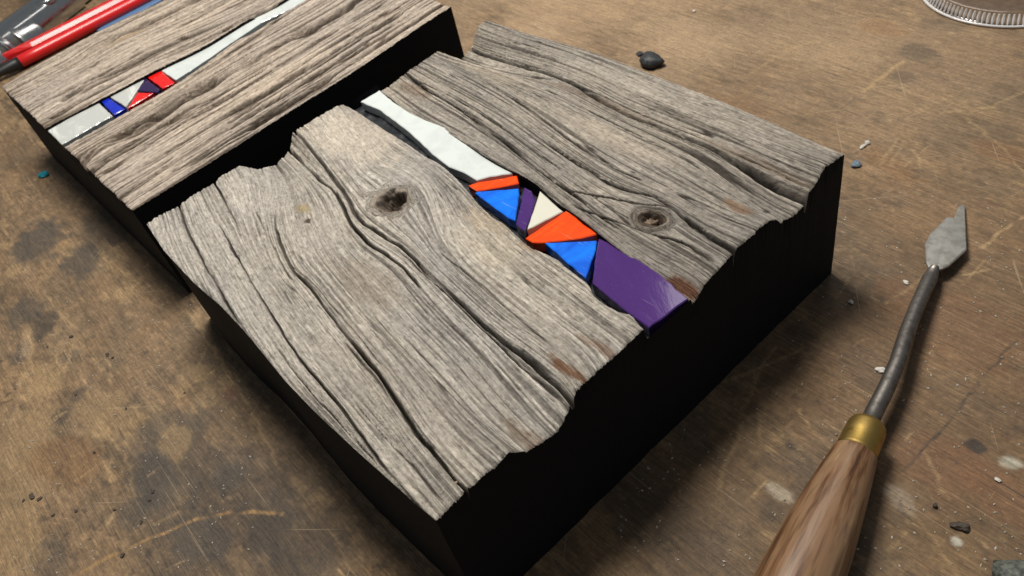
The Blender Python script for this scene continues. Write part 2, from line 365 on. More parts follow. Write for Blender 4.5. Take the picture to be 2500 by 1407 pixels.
def wood_plank(name, s0, s1, cl, cr, ns, nc, guides, cracks, knots, height, stains, to_world, parent, seed, tone, ring_mm=1.25, fine=1.0, calm=(), relief=1.0, bold=1.0, pf=1.0, cw=1.0):
    s = np.linspace(s0, s1, ns)
    lo = cl(s); hi = cr(s)
    j1 = np.random.RandomState(seed)
    t = np.linspace(0, 1, nc)
    S = np.repeat(s[:, None], nc, 1); C = lo[:, None] * (1 - t) + hi[:, None] * t
    # grain coordinate: constant along every guide line
    G = np.stack([g(s) for g in guides], 1); V = G.mean(0)
    o = np.argsort(V); G = G[:, o]; V = V[o]
    for k in range(1, G.shape[1]): G[:, k] = np.maximum(G[:, k], G[:, k - 1] + 0.0006)
    phi = np.empty_like(C)
    Ve = np.concatenate([[V[0] - 0.05], V, [V[-1] + 0.05]])
    for i in range(ns):
        phi[i] = np.interp(C[i], np.concatenate([[G[i, 0] - 0.05], G[i], [G[i, -1] + 0.05]]), Ve)
    kz = np.zeros_like(C); kdark = np.zeros_like(C); kbrown = np.zeros_like(C)
    for (ks, kc, rs, rc, depth, hs, hc, rim) in knots:
        d = np.hypot((S - ks) / rs, (C - kc) / rc) + 0.24 * fbm(S * 260, C * 260, 4, seed + 77)
        w = 1 - sstep(0.70, 1.15, d); kbrown = np.maximum(kbrown, 1 - sstep(0.55, 1.1, d))
        phi = phi * (1 - w) + (V.mean() + d * rc * 1.1) * w
        h = np.hypot((S - ks) / hs, (C - kc) / hc) + 0.30 * fbm(S * 420, C * 420, 4, seed + 78)
        kz -= depth * (1 - sstep(0.35, 1.05, h)) * (0.35 + 0.65 * sstep(-0.6, 0.5, (C - kc) / hc - 0.3 * (S - ks) / hs)); kdark = np.maximum(kdark, 1 - sstep(0.7, 1.25, h))
        kz -= rim * 0.0007 * np.exp(-((d - 0.97) / 0.07) ** 2); kdark = np.maximum(kdark, rim * 0.6 * np.exp(-((d - 0.97) / 0.06) ** 2) * sstep(-0.3, 0.3, noise(S * 300, C * 300, seed + 79)))
    p = phi * 1000; q = S * 1000; c = C * 1000                   # millimetres
    # growth rings, unevenly spaced, and their relief
    ph = p / ring_mm + 1.1 * noise(p * 0.35, q * 0.004 + 3, seed) + 0.25 * fbm(p * 0.6, q * 0.012, 2, seed + 1)
    ring = np.sin(2 * np.pi * ph); ring = np.sign(ring) * np.abs(ring) ** 0.7
    amp = np.clip(0.55 + 0.9 * fbm(p * 0.12, q * 0.02, 3, seed + 2), 0.05, 1.3)
    fibre = fbm(p * 2.0, q * 0.05, 2, seed + 3, 0.7)
    fibre2 = fbm(p * 1.0, q * 0.014, 2, seed + 4, 0.7)
    rough = fbm(c * 1.5, q * 0.9, 2, seed + 5, 0.7)
    mid = fbm(p * 0.28, q * 0.012, 3, seed + 6)
    # checks: short thin splits following the grain
    ck = np.zeros_like(C)
    for k, (fp, fq, th) in enumerate(((1.5, 0.016, 0.40), (2.4, 0.030, 0.44), (0.9, 0.009, 0.44))):
        n = noise(p * pf * fp + 31 * k, q * fq, seed + 20 + k); env = noise(p * 0.35, q * 0.035, seed + 30 + k)
        r = np.abs(noise(p * pf * fp * 0.5 + 9 * k, q * fq * 0.5, seed + 40 + k))
        ck = np.maximum(ck, (1 - sstep(0.0, (0.055 if k < 2 else 0.035) * (1 + 0.8 * (cw > 1)), r)) * sstep(-0.05, 0.35, env) * (1.0 if k != 1 else 0.7))
    hair = 0.75 * sstep(0.26, 0.55, fbm(p * pf * 1.7 + 50, q * 0.013, 2, seed + 70, 0.7)) * sstep(-0.35, 0.25, fbm(p * 0.15, q * 0.02, 3, seed + 71))
    hair = np.maximum(hair, 0.85 * sstep(0.22, 0.6, noise(p * pf * 3.1 + 90, q * 0.03, seed + 72)))
    quiet = np.zeros_like(C)
    for (ss, sc, rs_, rc_, k_) in calm:
        quiet = np.maximum(quiet, k_ * (1 - sstep(0.5, 1.2, np.hypot((S - ss) / rs_, (C - sc) / rc_) + 0.3 * fbm(p * 0.2, q * 0.1, 3, seed + 74))))
    hair = hair * (1 - quiet) * bold; ck = ck * (1 - 0.9 * quiet) * bold; amp = amp * (1 - 0.8 * quiet); fibre = fibre * (1 - 0.5 * quiet); fibre2 = fibre2 * (1 - 0.6 * quiet)
    fleck = sstep(0.10, 0.55, fbm(p * 2.2 + 20, q * 0.25, 2, seed + 73, 0.7))
    zz = height(S, C, phi) + kz
    zz += relief * (0.00010 * ring * amp + 0.00008 * fibre2 + 0.00013 * fibre * fine + 0.00007 * rough + 0.00014 * mid - 0.00040 * ck * fine - 0.00014 * hair)
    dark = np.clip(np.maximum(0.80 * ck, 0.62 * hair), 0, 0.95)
    for (cv, a, b, wid, dep) in cracks:
        cc = cv(S[:, 0])[:, None] + 0.00010 * noise(q * 0.5, 0 * q + 3, seed + 55) + 0.00022 * noise(q * 0.12, 0 * q + 8, seed + 56)
        f = sstep(a, a + 0.006, S) * (1 - sstep(b - 0.006, b, S)) * np.clip(0.85 + 0.55 * noise(q * 0.08, 0 * q + dep * 9e4, seed + 57), 0.3, 1.3)
        dd = (C - cc)
        wv = cw * wid * (0.66 + 0.34 * noise(q * 0.12, 0 * q + wid * 9e4, seed + 58))
        core = np.exp(-(np.abs(dd) / wv) ** 2.5) * f
        shoulder = np.exp(-(dd / (wv * 3.4)) ** 2) * f
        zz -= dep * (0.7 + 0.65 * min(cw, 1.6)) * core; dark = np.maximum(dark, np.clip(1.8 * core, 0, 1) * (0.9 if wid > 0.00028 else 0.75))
    # colour of the surface itself
    g = 0.5 + 0.5 * np.clip(0.55 * ring * amp + 0.7 * fibre2 + 0.5 * fibre, -1, 1)
    warm = np.clip(0.5 + 0.9 * fbm(p * 0.05 + 7, q * 0.02, 4, seed + 8) + 0.25 * fbm(c * 0.3, q * 0.2, 3, seed + 9), 0, 1)
    A = np.array(tone[0]); B = np.array(tone[1]); Dk = np.array(tone[2])
    col_ = (A * (1 - warm[..., None]) + B * warm[..., None])
    col_ = col_ * (0.54 + 0.54 * g[..., None]) * (1 + 0.14 * rough[..., None]) * (1 + 0.26 * fleck[..., None])
    spots = sstep(0.30, 0.55, fbm(c * 0.9, q * 0.35, 4, seed + 10, 0.7))
    col_ = col_ * (1 - 0.32 * spots[..., None])
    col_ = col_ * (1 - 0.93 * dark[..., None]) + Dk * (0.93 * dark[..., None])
    col_ = col_ * (1 - 0.45 * kbrown[..., None]) + col_ * np.array((0.62, 0.50, 0.40)) * (0.45 * kbrown[..., None])
    col_ = col_ * (1 - 0.8 * kdark[..., None]) + np.array((0.05, 0.030, 0.019)) * (0.8 * kdark[..., None])
    for (ss, sc, rs, rc, cc, k) in stains:
        d = np.hypot((S - ss) / rs, (C - sc) / rc) + 0.45 * fbm(p * 0.9, q * 0.15, 4, seed + 60) + 0.2 * fbm(c * .8, q * .8, 3, seed + 61)
        a = (1 - sstep(0.45, 1.05, d)) * k
        col_ = col_ * (1 - a[..., None]) + np.array(cc) * a[..., None] * (0.7 + 0.6 * g[..., None])
    # ragged rim where saw and weather met
    edge = np.minimum(np.minimum(S - s0, s1 - S), np.minimum(C - lo[:, None], hi[:, None] - C))
    zz -= 0.0005 * np.exp(-edge / 0.0004) * (0.6 + 0.9 * np.abs(fbm(c * 0.8, q * 0.8, 3, seed + 62)))
    ends = np.exp(-(S - s0) / 0.0012) - np.exp(-(s1 - S) / 0.0012)
    S = S + ends * (0.00030 * np.abs(fbm(p * 1.6, 0 * p + 2, 2, seed + 63)) + 0.00022 * sstep(0.1, 0.5, noise(p * 0.5, 0 * p, seed + 64)))
    col_ = np.clip(col_, 0.012, 0.75)
    P = to_world(S, C, zz)
    vec = np.stack([phi, S, np.zeros_like(S)], -1)
    ob = grid_obj(name, P, M_WOOD, parent, col_, vec)
    rim = {'s0': np.stack([S[0], C[0], zz[0]], -1), 's1': np.stack([S[-1], C[-1], zz[-1]], -1),
           'lo': np.stack([S[:, 0], C[:, 0], zz[:, 0]], -1), 'hi': np.stack([S[:, -1], C[:, -1], zz[:, -1]], -1)}
    return ob, rim

def skirt(name, rim, outward, zb, to_world, material, parent, round_bottom=0.0, seed=1, flip=False, proud=0.0):
    """side wall hanging from a rim down to zb"""
    n = len(rim); rows = 14; ax_ = 0 if abs(outward[0]) > abs(outward[1]) else 1
    flat = np.convolve(np.pad(rim[:, ax_], 20, mode='edge'), np.ones(41) / 41, mode='valid')
    P = np.zeros((n, rows, 3)); L = np.concatenate([[0], np.cumsum(np.linalg.norm(np.diff(rim, axis=0), axis=1))])
    for k in range(rows):
        t = (k / (rows - 1)) ** 1.0
        z = rim[:, 2] * (1 - t) + zb * t
        off = proud * min(k / 2, 1) + 0.00007 * fbm(L * 150, 0 * L + k * 1.7, 3, seed) * min(k, 1)
        if round_bottom:
            hgt = z - zb; off = off - np.where(hgt < round_bottom, round_bottom - np.sqrt(np.maximum(round_bottom ** 2 - (round_bottom - hgt) ** 2, 0)), 0)
        b_ = min(k / 2.0, 1.0); base_ = rim[:, :2].copy(); base_[:, ax_] = rim[:, ax_] * (1 - b_) + flat * b_
        P[:, k, 0] = base_[:, 0] + outward[0] * off; P[:, k, 1] = base_[:, 1] + outward[1] * off; P[:, k, 2] = z
    W = to_world(P[..., 0], P[..., 1], P[..., 2])
    return grid_obj(name, W, material, parent, flip=flip)

def slab_of_glass(name, pts, z, thick, material, parent, label=None, bevel=0.00025):
    """flat polygon of glass with ground edges; pts in world xy"""
    P = [np.array((min(p[0], LEN - .0004), max(p[1], 0.0005 - 0.016 * (-p[0] - 0.0163) if p[0] < 0 else -1.0)), float) for p in pts]
    a = sum(P[i][0] * P[(i + 1) % len(P)][1] - P[(i + 1) % len(P)][0] * P[i][1] for i in range(len(P)))
    if a < 0: P.reverse()
    # subdivide the outline a little and chip it
    Q = []
    for i in range(len(P)):
        p, q = P[i], P[(i + 1) % len(P)]; m = max(1, int(np.linalg.norm(q - p) / 0.0016))
        for k in range(m):
            r = p + (q - p) * k / m
            if k: 
                nrm = np.array([q[1] - p[1], p[0] - q[0]]); nrm /= np.linalg.norm(nrm)
                r = r + nrm * random.gauss(0, 0.00006)
            Q.append(r)
    n = len(Q); c = sum(Q) / n
    def inset(d):
        out = []
        for i in range(n):
            p0, p1, p2 = Q[i - 1], Q[i], Q[(i + 1) % n]
            e1 = (p1 - p0) / (np.linalg.norm(p1 - p0) + 1e-12); e2 = (p2 - p1) / (np.linalg.norm(p2 - p1) + 1e-12)
            nn = np.array([-e1[1], e1[0]]) + np.array([-e2[1], e2[0]]); L = np.linalg.norm(nn)
            nn = nn / L if L > 1e-6 else np.array([-e1[1], e1[0]])
            out.append(p1 + nn * d)
        return out
    I = inset(bevel)
    V = [(*p, z) for p in I] + [(*p, z - bevel * 0.8) for p in Q] + [(*p, z - thick) for p in Q]
    Fc = [tuple(range(n))]
    for i in range(n):
        k = (i + 1) % n
        Fc.append((i, n + i, n + k, k)); Fc.append((n + i, 2 * n + i, 2 * n + k, n + k))
    Fc.append(tuple(reversed(range(2 * n, 3 * n))))
    o = mesh_obj(name, V, Fc, material, parent)
    if label: o['label'] = label
    return o

def pxs(L, z): return [px(p, z) for p in L]

# ---- the near block: grain along world X
H = HB
LEN = 1.0536 * U; WID = 0.9685 * U
front = empty('inlaid_wood_block', (LEN / 2, WID / 2, 0), 'weathered grey wood block with knots and long row of orange, blue and purple glass', 'wood block')
ident = lambda s, c, z: np.stack([s, c, z], -1)
def gl(L, z=H, sig=0.0011): return curve([tuple(px(p, z)[:2]) for p in L], sig)

LEFT = [(356, 545), (400, 612), (473, 690), (535, 742), (592, 803), (634, 853), (696, 930), (764, 1000), (868, 1098), (972, 1193), (1062, 1272)]
CH_L = [(850, 255), (882, 271), (918, 294), (955, 321), (1000, 353), (1032, 376), (1086, 407), (1123, 444), (1146, 471), (1168, 498), (1205, 530), (1237, 548), (1259, 571), (1282, 594), (1305, 607), (1332, 617), (1359, 630), (1396, 662), (1437, 694), (1450, 730), (1482, 753), (1518, 776), (1541, 778), (1568, 812)]
CH_R = [(948, 215), (986, 250), (1032, 282), (1086, 312), (1132, 342), (1177, 374), (1214, 396), (1250, 414), (1287, 433), (1314, 451), (1359, 492), (1396, 515), (1432, 542), (1464, 569), (1509, 601), (1559, 633), (1614, 660), (1646, 683), (1700, 722)]
G1 = [[(437, 504), (449, 546), (473, 599), (503, 653), (530, 701), (557, 749), (600, 818), (690, 945), (860, 1115), (1050, 1290)],
      [(488, 462), (515, 520), (556, 586), (600, 667), (660, 768), (712, 846), (764, 914), (816, 976), (884, 1065), (946, 1153), (1010, 1225), (1060, 1275)],
      [(524, 446), (545, 484), (572, 539), (598, 600), (640, 670), (700, 760), (760, 840), (830, 930), (900, 1010), (980, 1100), (1060, 1200), (1095, 1243)],
      [(650, 408), (660, 480), (668, 520), (671, 552), (684, 600), (712, 659), (754, 701), (790, 748), (832, 800), (878, 857), (920, 909), (972, 985), (1024, 1070), (1076, 1132), (1133, 1197)],
      [(694, 379), (740, 440), (770, 500), (790, 560), (820, 620), (870, 680), (960, 780), (1080, 900), (1180, 1010), (1290, 1100)],
      [(710, 354), (742, 392), (780, 437), (809, 456), (825, 482), (841, 514), (857, 549), (878, 571), (899, 597), (946, 623), (988, 654), (1024, 696), (1080, 760), (1160, 840), (1250, 930), (1330, 1010), (1370, 1045)],
      [(740, 340), (770, 378), (800, 418), (826, 450), (845, 480), (862, 515), (885, 545), (910, 560), (946, 586), (982, 602), (1019, 638), (1055, 675), (1102, 716), (1149, 763), (1196, 805), (1242, 841), (1284, 872), (1331, 914), (1372, 950), (1393, 976)],
      [(830, 262), (880, 330), (930, 395), (985, 410), (1035, 440), (1060, 490), (1070, 540), (1090, 590), (1140, 650), (1220, 720), (1320, 800), (1420, 880), (1440, 920)],
      [(870, 262), (960, 340), (1040, 400), (1110, 460), (1160, 520), (1220, 580), (1290, 640), (1370, 700), (1460, 780), (1530, 830)]]
G2 = [[(948, 221), (1032, 289), (1132, 344), (1214, 398), (1287, 435), (1359, 494), (1432, 550), (1509, 610), (1600, 665), (1700, 730)],
      [(1000, 169), (1039, 204), (1084, 234), (1134, 269), (1179, 308), (1248, 358), (1313, 413), (1373, 458), (1417, 488), (1457, 527), (1497, 552), (1532, 575), (1572, 600), (1636, 628), (1696, 658), (1730, 690)],
      [(1030, 150), (1120, 200), (1230, 270), (1340, 350), (1430, 410), (1487, 448), (1537, 468), (1597, 480), (1646, 514), (1696, 562), (1791, 617)],
      [(1064, 124), (1180, 190), (1298, 270), (1398, 345), (1497, 410), (1580, 450), (1660, 490), (1740, 540), (1840, 575)],
      [(1100, 135), (1200, 170), (1350, 240), (1497, 310), (1597, 362), (1676, 405), (1746, 450), (1900, 535)],
      [(1150, 70), (1218, 104), (1278, 134), (1333, 164), (1398, 199), (1462, 239), (1537, 279), (1597, 303), (1666, 333), (1746, 363), (1820, 398), (1895, 433), (1978, 462)],
      [(1215, 44), (1422, 120), (1600, 190), (1750, 248), (1900, 310), (2062, 376)]]
def profile_x(L, x):
    Q = np.array([px_on_x(p, x) for p in L]); Q = Q[np.argsort(Q[:, 1])]; return Q[:, 1], Q[:, 2] - H
PB1 = profile_x([(356, 545), (385, 525), (437, 499), (444, 491), (479, 469), (518, 446), (524, 445), (534, 430), (582, 402), (626, 411), (668, 402), (694, 379), (709, 354), (711, 322), (764, 290), (818, 258), (844, 251), (872, 264)], 0.0)
PF1 = profile_x([(1060, 1272), (1097, 1242), (1138, 1195), (1180, 1164), (1232, 1117), (1245, 1102), (1284, 1101), (1315, 1086), (1362, 1049), (1388, 1008), (1393, 992), (1404, 961), (1427, 930), (1471, 893), (1513, 857), (1565, 810)], LEN)
PB2 = profile_x([(947, 209), (1000, 169), (1064, 124), (1089, 134), (1124, 144), (1149, 114), (1164, 65), (1184, 47), (1200, 42)], 0.0)
PF2 = profile_x([(1700, 731), (1719, 695), (1748, 663), (1793, 616), (1799, 606), (1844, 568), (1879, 536), (1898, 536), (1908, 542), (1927, 532), (1946, 518), (1966, 500), (1977, 475), (1978, 462), (1998, 436), (2020, 404), (2052, 380), (2063, 376)], LEN)
print('back profile', np.round(PB1[1] * 1000, 1), np.round(PB2[1] * 1000, 1)); print('front profile', np.round(PF1[1] * 1000, 1), np.round(PF2[1] * 1000, 1))

def smooth_height(PB, PF, guides, reach_b, reach_f, floor):
    """heights measured on the two sawn ends, carried along the grain"""
    gs = [gl(g) for g in guides]
    b0 = np.array([g(0.0) for g in gs]); f0 = np.array([g(LEN) for g in gs]); v = np.array([g(np.linspace(0, LEN, 200)).mean() for g in gs])
    o = np.argsort(v); b0, f0, v = b0[o], f0[o], v[o]
    def h(S, C, phi):
        e = lambda a: np.concatenate([[a[0] - 0.05], a, [a[-1] + 0.05]])
        yb = np.interp(phi, e(v), e(np.maximum.accumulate(b0))); yf = np.interp(phi, e(v), e(np.maximum.accumulate(f0)))
        zb = np.clip(np.interp(yb, *PB), floor, 0.002); zf = np.clip(np.interp(yf, *PF), floor, 0.002)
        # the sawn ends keep the exact outline
        zb_e = np.clip(np.interp(C, *PB), floor, 0.002); zf_e = np.clip(np.interp(C, *PF), floor, 0.002)
        k0 = 1 - sstep(0.0, 0.012, S); k1 = sstep(LEN - 0.012, LEN, S)
        zb = zb * (1 - k0) + zb_e * k0; zf = zf * (1 - k1) + zf_e * k1
        wb = 1 - sstep(0.0, reach_b, S); wf = sstep(LEN - reach_f, LEN, S)
        return H + zb * wb + zf * wf
    return h
h1 = smooth_height(PB1, PF1, G1, 0.042, 0.030, -0.010)
h2a = smooth_height(PB2, PF2, G2, 0.065, 0.032, -0.012)
crest = gl(G2[5]); redge = gl(G2[6])
def h2(S, C, phi):
    z = h2a(S, C, phi)
    s = S[:, 0]; cr = crest(s)[:, None]; re = redge(s)[:, None]
    d = (C - cr) / (re - cr)                         # 0 at the long crack, 1 at the far edge
    midw = sstep(0.0, 0.05, S) * (1 - sstep(LEN - 0.03, LEN, S))
    ridge = sstep(0.05, 0.60, d) * 0.0008 - 0.0005 * np.exp(-((d + 0.10) / 0.30) ** 2)
    return z + midw * ridge

k1 = px((955, 490), H); k2 = px((1589, 535), H)
def pt(p): return px(p, H)[:2]
c1 = [(gl(G1[0]), -.01, .062, .00032, .0014), (gl(G1[1]), .018, .135, .00030, .0015), (gl(G1[2]), -.01, .030, .0004, .0018),
      (gl(G1[3]), .026, .118, .00042, .0022), (gl(G1[3]), .085, .145, .00046, .0026), (gl(G1[5]), -.01, .088, .00042, .0028), (gl(G1[6]), -.01, .145, .00056, .0032),
      (gl([(925, 935), (972, 1002), (1024, 1064), (1076, 1126), (1133, 1190)]), .085, .133, .0003, .0014),
      (gl([(1102, 726), (1149, 776), (1211, 832), (1274, 893), (1326, 930), (1380, 975)]), .07, .136, .0003, .0020),
      (gl([(626, 520), (660, 590), (700, 670), (760, 740)]), .022, .06, .00022, .0009),
      (gl([(700, 640), (770, 700), (860, 800), (960, 930)]), .05, .10, .0002, .0008),
      (gl([(1180, 700), (1290, 800), (1390, 890)]), .08, .125, .00018, .0007),
      (gl([(880, 1000), (960, 1090), (1060, 1200)]), .10, .136, .00022, .0009),
      (gl([(640, 800), (760, 960), (900, 1110)]), .07, .12, .0002, .0009)]
st1 = [(*pt((1388, 915)), .0095, .0014, (0.16, 0.075, 0.034), .9), (*pt((1295, 1062)), .010, .0022, (0.17, 0.11, 0.07), .6), (*pt((1470, 865)), .007, .0015, (0.18, 0.10, 0.055), .6),
       (*pt((735, 505)), .0045, .0022, (0.36, 0.29, 0.16), .8), (*pt((750, 540)), .0013, .0012, (0.05, 0.035, 0.02), .9),
       (*pt((880, 330)), .024, .014, (0.56, 0.49, 0.40), .55), (*pt((1180, 540)), .010, .004, (0.46, 0.37, 0.27), .5), (*pt((1200, 610)), .012, .006, (0.48, 0.42, 0.33), .5),
       (*pt((1290, 600)), .004, .0025, (0.30, 0.19, 0.11), .6), (*pt((900, 690)), .014, .006, (0.30, 0.25, 0.20), .5), (*pt((1000, 950)), .03, .006, (0.30, 0.27, 0.24), .35)]
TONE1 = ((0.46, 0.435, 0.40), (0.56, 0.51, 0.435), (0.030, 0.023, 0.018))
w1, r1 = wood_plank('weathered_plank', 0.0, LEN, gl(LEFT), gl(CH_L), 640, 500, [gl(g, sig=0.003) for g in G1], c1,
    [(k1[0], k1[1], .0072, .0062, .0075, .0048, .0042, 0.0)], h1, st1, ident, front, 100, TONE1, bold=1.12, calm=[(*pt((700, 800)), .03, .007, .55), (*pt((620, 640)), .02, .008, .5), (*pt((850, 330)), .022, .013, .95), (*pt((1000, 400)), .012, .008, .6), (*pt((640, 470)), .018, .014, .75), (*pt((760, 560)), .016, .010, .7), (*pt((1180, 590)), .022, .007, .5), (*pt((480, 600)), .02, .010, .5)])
w1['label'] = 'paler plank half with large hollow knot'
c2 = [(gl(G2[5]), -.01, .145, .00072, .0032), (gl(G2[1]), -.01, .112, .00050, .0024), (gl(G2[2]), .070, .145, .00055, .0026), (gl(G2[3]), .03, .105, .00040, .0018),
      (gl([(1497, 296), (1597, 350), (1676, 390), (1746, 430), (1800, 458)]), .05, .115, .00028, .0013),
      (gl([(1020, 180), (1100, 225), (1200, 292), (1300, 365), (1400, 432), (1450, 470)]), .0, .085, .0003, .0014),
      (gl([(1560, 500), (1630, 505), (1690, 548), (1760, 600)]), .088, .132, .0004, .0018),
      (gl([(1600, 575), (1660, 590), (1720, 622), (1770, 655)]), .095, .138, .0004, .0018),
      (gl([(1190, 92), (1300, 150), (1420, 208), (1600, 292), (1760, 358), (1990, 448)]), .0, .14, .00026, .0009),
      (gl([(1300, 120), (1500, 210), (1700, 300), (1900, 390)]), .02, .12, .0002, .0007),
      (gl([(1860, 480), (1900, 503), (1935, 525)]), .118, .14, .0002, .0012)]
st2 = [(*pt((1660, 680)), .006, .0022, (0.13, 0.055, 0.028), .95), (*pt((1800, 510)), .0045, .0018, (0.22, 0.13, 0.075), .7), (*pt((1872, 490)), .0012, .001, (0.05, 0.045, 0.04), .9),
       (*pt((1000, 200)), .01, .003, (0.16, 0.11, 0.075), .6), (*pt((1200, 170)), .02, .004, (0.46, 0.40, 0.32), .5), (*pt((1480, 330)), .03, .004, (0.45, 0.385, 0.31), .5),
       (*pt((1500, 200)), .03, .005, (0.46, 0.41, 0.35), .5), (*pt((1420, 225)), .03, .0018, (0.20, 0.15, 0.11), .5), (*pt((1850, 390)), .02, .0018, (0.20, 0.15, 0.11), .5)]
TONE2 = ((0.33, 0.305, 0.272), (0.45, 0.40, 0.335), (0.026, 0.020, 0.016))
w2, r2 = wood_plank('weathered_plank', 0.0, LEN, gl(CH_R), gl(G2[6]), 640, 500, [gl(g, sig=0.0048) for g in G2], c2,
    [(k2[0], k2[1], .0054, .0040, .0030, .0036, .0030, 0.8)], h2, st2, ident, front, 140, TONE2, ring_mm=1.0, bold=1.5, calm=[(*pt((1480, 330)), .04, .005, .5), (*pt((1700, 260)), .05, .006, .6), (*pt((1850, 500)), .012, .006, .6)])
w2['label'] = 'greyer plank half with small tight knot and raised far edge'
def knot_core(p, r, z, parent):
    c = px(p, z); V = []; Fc = []; n = 20; prof = [(1.0, -0.6), (0.9, 0.25), (0.72, 0.35), (0.6, 0.1), (0.45, 0.32), (0.28, 0.1), (0.12, 0.3), (0.0, 0.2)]
    for i, (a, b) in enumerate(prof):
        for k in range(n):
            t = 2 * math.pi * k / n; rr = r * a * (1 + 0.10 * math.sin(3 * t + i) + random.gauss(0, .03))
            V.append((c[0] + rr * math.cos(t), c[1] + rr * math.sin(t), z + r * b * 0.8 + random.gauss(0, r * .04)))
    for i in range(len(prof) - 1):
        for k in range(n): Fc.append((i * n + k, i * n + (k + 1) % n, (i + 1) * n + (k + 1) % n, (i + 1) * n + k))
    m, nt, b = mat('knot_heart', (0.13, 0.09, 0.06), 0.8, spec=.2)
    n1 = noise_node(nt, 900, 4); rr = ramp(nt, n1.outputs[0], [(0.35, (0.06, 0.04, 0.028)), (0.65, (0.24, 0.18, 0.13))]); nt.links.new(rr.outputs[0], b.inputs['Base Color'])
    return mesh_obj('knot', V, Fc, m, parent, True)
knot_core((1589, 538), .0021, H - .0022, front)

# black painted sides, each hanging from the real rim
def chan_floor_z(x): return H - 0.0062
sides = []
skirt('painted_side', r1['lo'], (0, -1), 0.0, ident, M_BLACK, front, seed=3, flip=False)
skirt('painted_side', r2['hi'], (0, 1), 0.0, ident, M_BLACK, front, round_bottom=.006, seed=4, flip=True)
skirt('plank_edge', r1['hi'], (0, 1), H - .008, ident, M_BLACK, front, seed=5, flip=True)
skirt('plank_edge', r2['lo'], (0, -1), H - .008, ident, M_WOOD, front, seed=6)
ZG = H - 0.0014
def end_face(x, key, out, flip, seed):
    # one sawn and painted end across both halves and the channel
    a, b = r1[key], r2[key]
    m = np.linspace(0, 1, 30)[1:-1]
    mid = np.stack([np.full(28, x), a[-1, 1] + (b[0, 1] - a[-1, 1]) * m, np.full(28, ZG - 0.0003)], -1)
    rim = np.concatenate([a, mid, b]); rim[:, 2] = np.clip(rim[:, 2], 0, 1)
    return skirt('painted_end', rim, (out, 0), 0.0, ident, M_BLACK, front, seed=seed, flip=flip)
e1 = end_face(LEN, 's1', 1, False, 8); e2 = end_face(0.0, 's0', -1, True, 9)
# bed of the channel
sx = np.linspace(0.0006, LEN - 0.0006, 160); lo = gl(CH_L)(sx) - .001; hi = gl(CH_R)(sx) + .001; tt = np.linspace(0, 1, 24)
SX = np.repeat(sx[:, None], 24, 1); SC = lo[:, None] * (1 - tt) + hi[:, None] * tt
grid_obj('inlay_bed', ident(SX, SC, H - 0.0048 + 0.0005 * fbm(SX * 400, SC * 400, 3, 4)), M_BED, front)

PIECES = [
 ('long wavy white glass strip', G_WHITE, [(880, 248), (927, 220), (959, 248), (1000, 275), (1041, 294), (1100, 316), (1146, 357), (1187, 376), (1227, 403), (1255, 423), (1196, 431), (1164, 440), (1132, 421), (1096, 407), (1055, 376), (1023, 344), (986, 312), (950, 285), (923, 266), (895, 255)]),
 ('narrow orange glass strip', G_ORANGE, [(1143, 453), (1168, 444), (1214, 437), (1262, 428), (1267, 448), (1232, 455), (1164, 466)]),
 ('blue glass triangle beside narrow orange strip', G_BLUE, [(1159, 471), (1168, 467), (1266, 460), (1267, 476), (1258, 539), (1241, 532)]),
 ('small curved purple glass sliver', G_PURPLE, [(1280, 457), (1298, 466), (1307, 489), (1298, 526), (1280, 564), (1259, 546), (1271, 498)]),
 ('cream glass triangle', G_CREAM, [(1318, 466), (1375, 516), (1287, 561), (1309, 494)]),
 ('large orange glass triangle', G_ORANGE, [(1382, 514), (1396, 517), (1423, 546), (1462, 571), (1418, 582), (1332, 592), (1300, 592), (1282, 582)]),
 ('bright blue glass triangle beside large purple piece', G_BLUE, [(1330, 593), (1457, 587), (1454, 610), (1430, 680)]),
 ('large purple glass piece at the sawn end', G_PURPLE, [(1462, 582), (1487, 592), (1559, 635), (1614, 671), (1682, 731), (1584, 800), (1532, 762), (1446, 692), (1455, 617)])]
for lab, m, P in PIECES:
    slab_of_glass('glass_piece', pxs(P, ZG), ZG, 0.0030, m, front, lab)

# ---- the far block: grain along world Y, glass strip of its own
HF = H - 0.031 * U
far = empty('inlaid_wood_block', (-0.08, 0.06, 0), 'brownish straight-grained wood block with thin white, red and blue glass strip', 'wood block')
SK = 0.016
to_far = lambda s, c, z: np.stack([-c, s - SK * (c - 0.0163), z], -1)          # s = y, c = -x
def fl(L, z=HF): return curve([(px(p, z)[1], -px(p, z)[0]) for p in L], 0.0022)
S0 = px((325, 515), HF)[1] - .0003; S1 = px((1105, 15), HF)[1]
NEAR = [(325, 515), (700, 272), (1105, 12)]
CHN = [(138, 366), (310, 272), (426, 207), (470, 178), (512, 150), (576, 102), (640, 66), (736, 8), (830, -50), (950, -130)]
CHF = [(96, 316), (237, 245), (330, 196), (400, 160), (460, 132), (512, 106), (608, 46), (688, 4), (780, -55), (900, -135)]
FARE = [(0, 205), (64, 166), (224, 83), (320, 35), (400, 0), (520, -58), (700, -145)]
GN = [NEAR, [(300, 485), (600, 300), (1050, 15)], [(256, 448), (560, 270), (960, 25)], [(186, 400), (272, 346), (352, 307), (426, 250), (512, 205), (608, 150), (720, 86), (800, 45), (900, -15)], CHN]
GF = [CHF, [(80, 290), (224, 198), (304, 163), (368, 128), (448, 93), (544, 54), (640, 10), (760, -60)], [(0, 237), (38, 224), (80, 205), (134, 179), (192, 150), (243, 112), (288, 86), (352, 61), (416, 32), (464, 6), (600, -70)], FARE]
def hfar(sd):
    def h(S, C, phi):
        p = phi * 1000; q = S * 1000
        return HF + 0.0011 * fbm(p * 0.10, q * 0.008, 3, sd) + 0.0005 * fbm(p * 0.35, q * 0.015, 3, sd + 5)
    return h
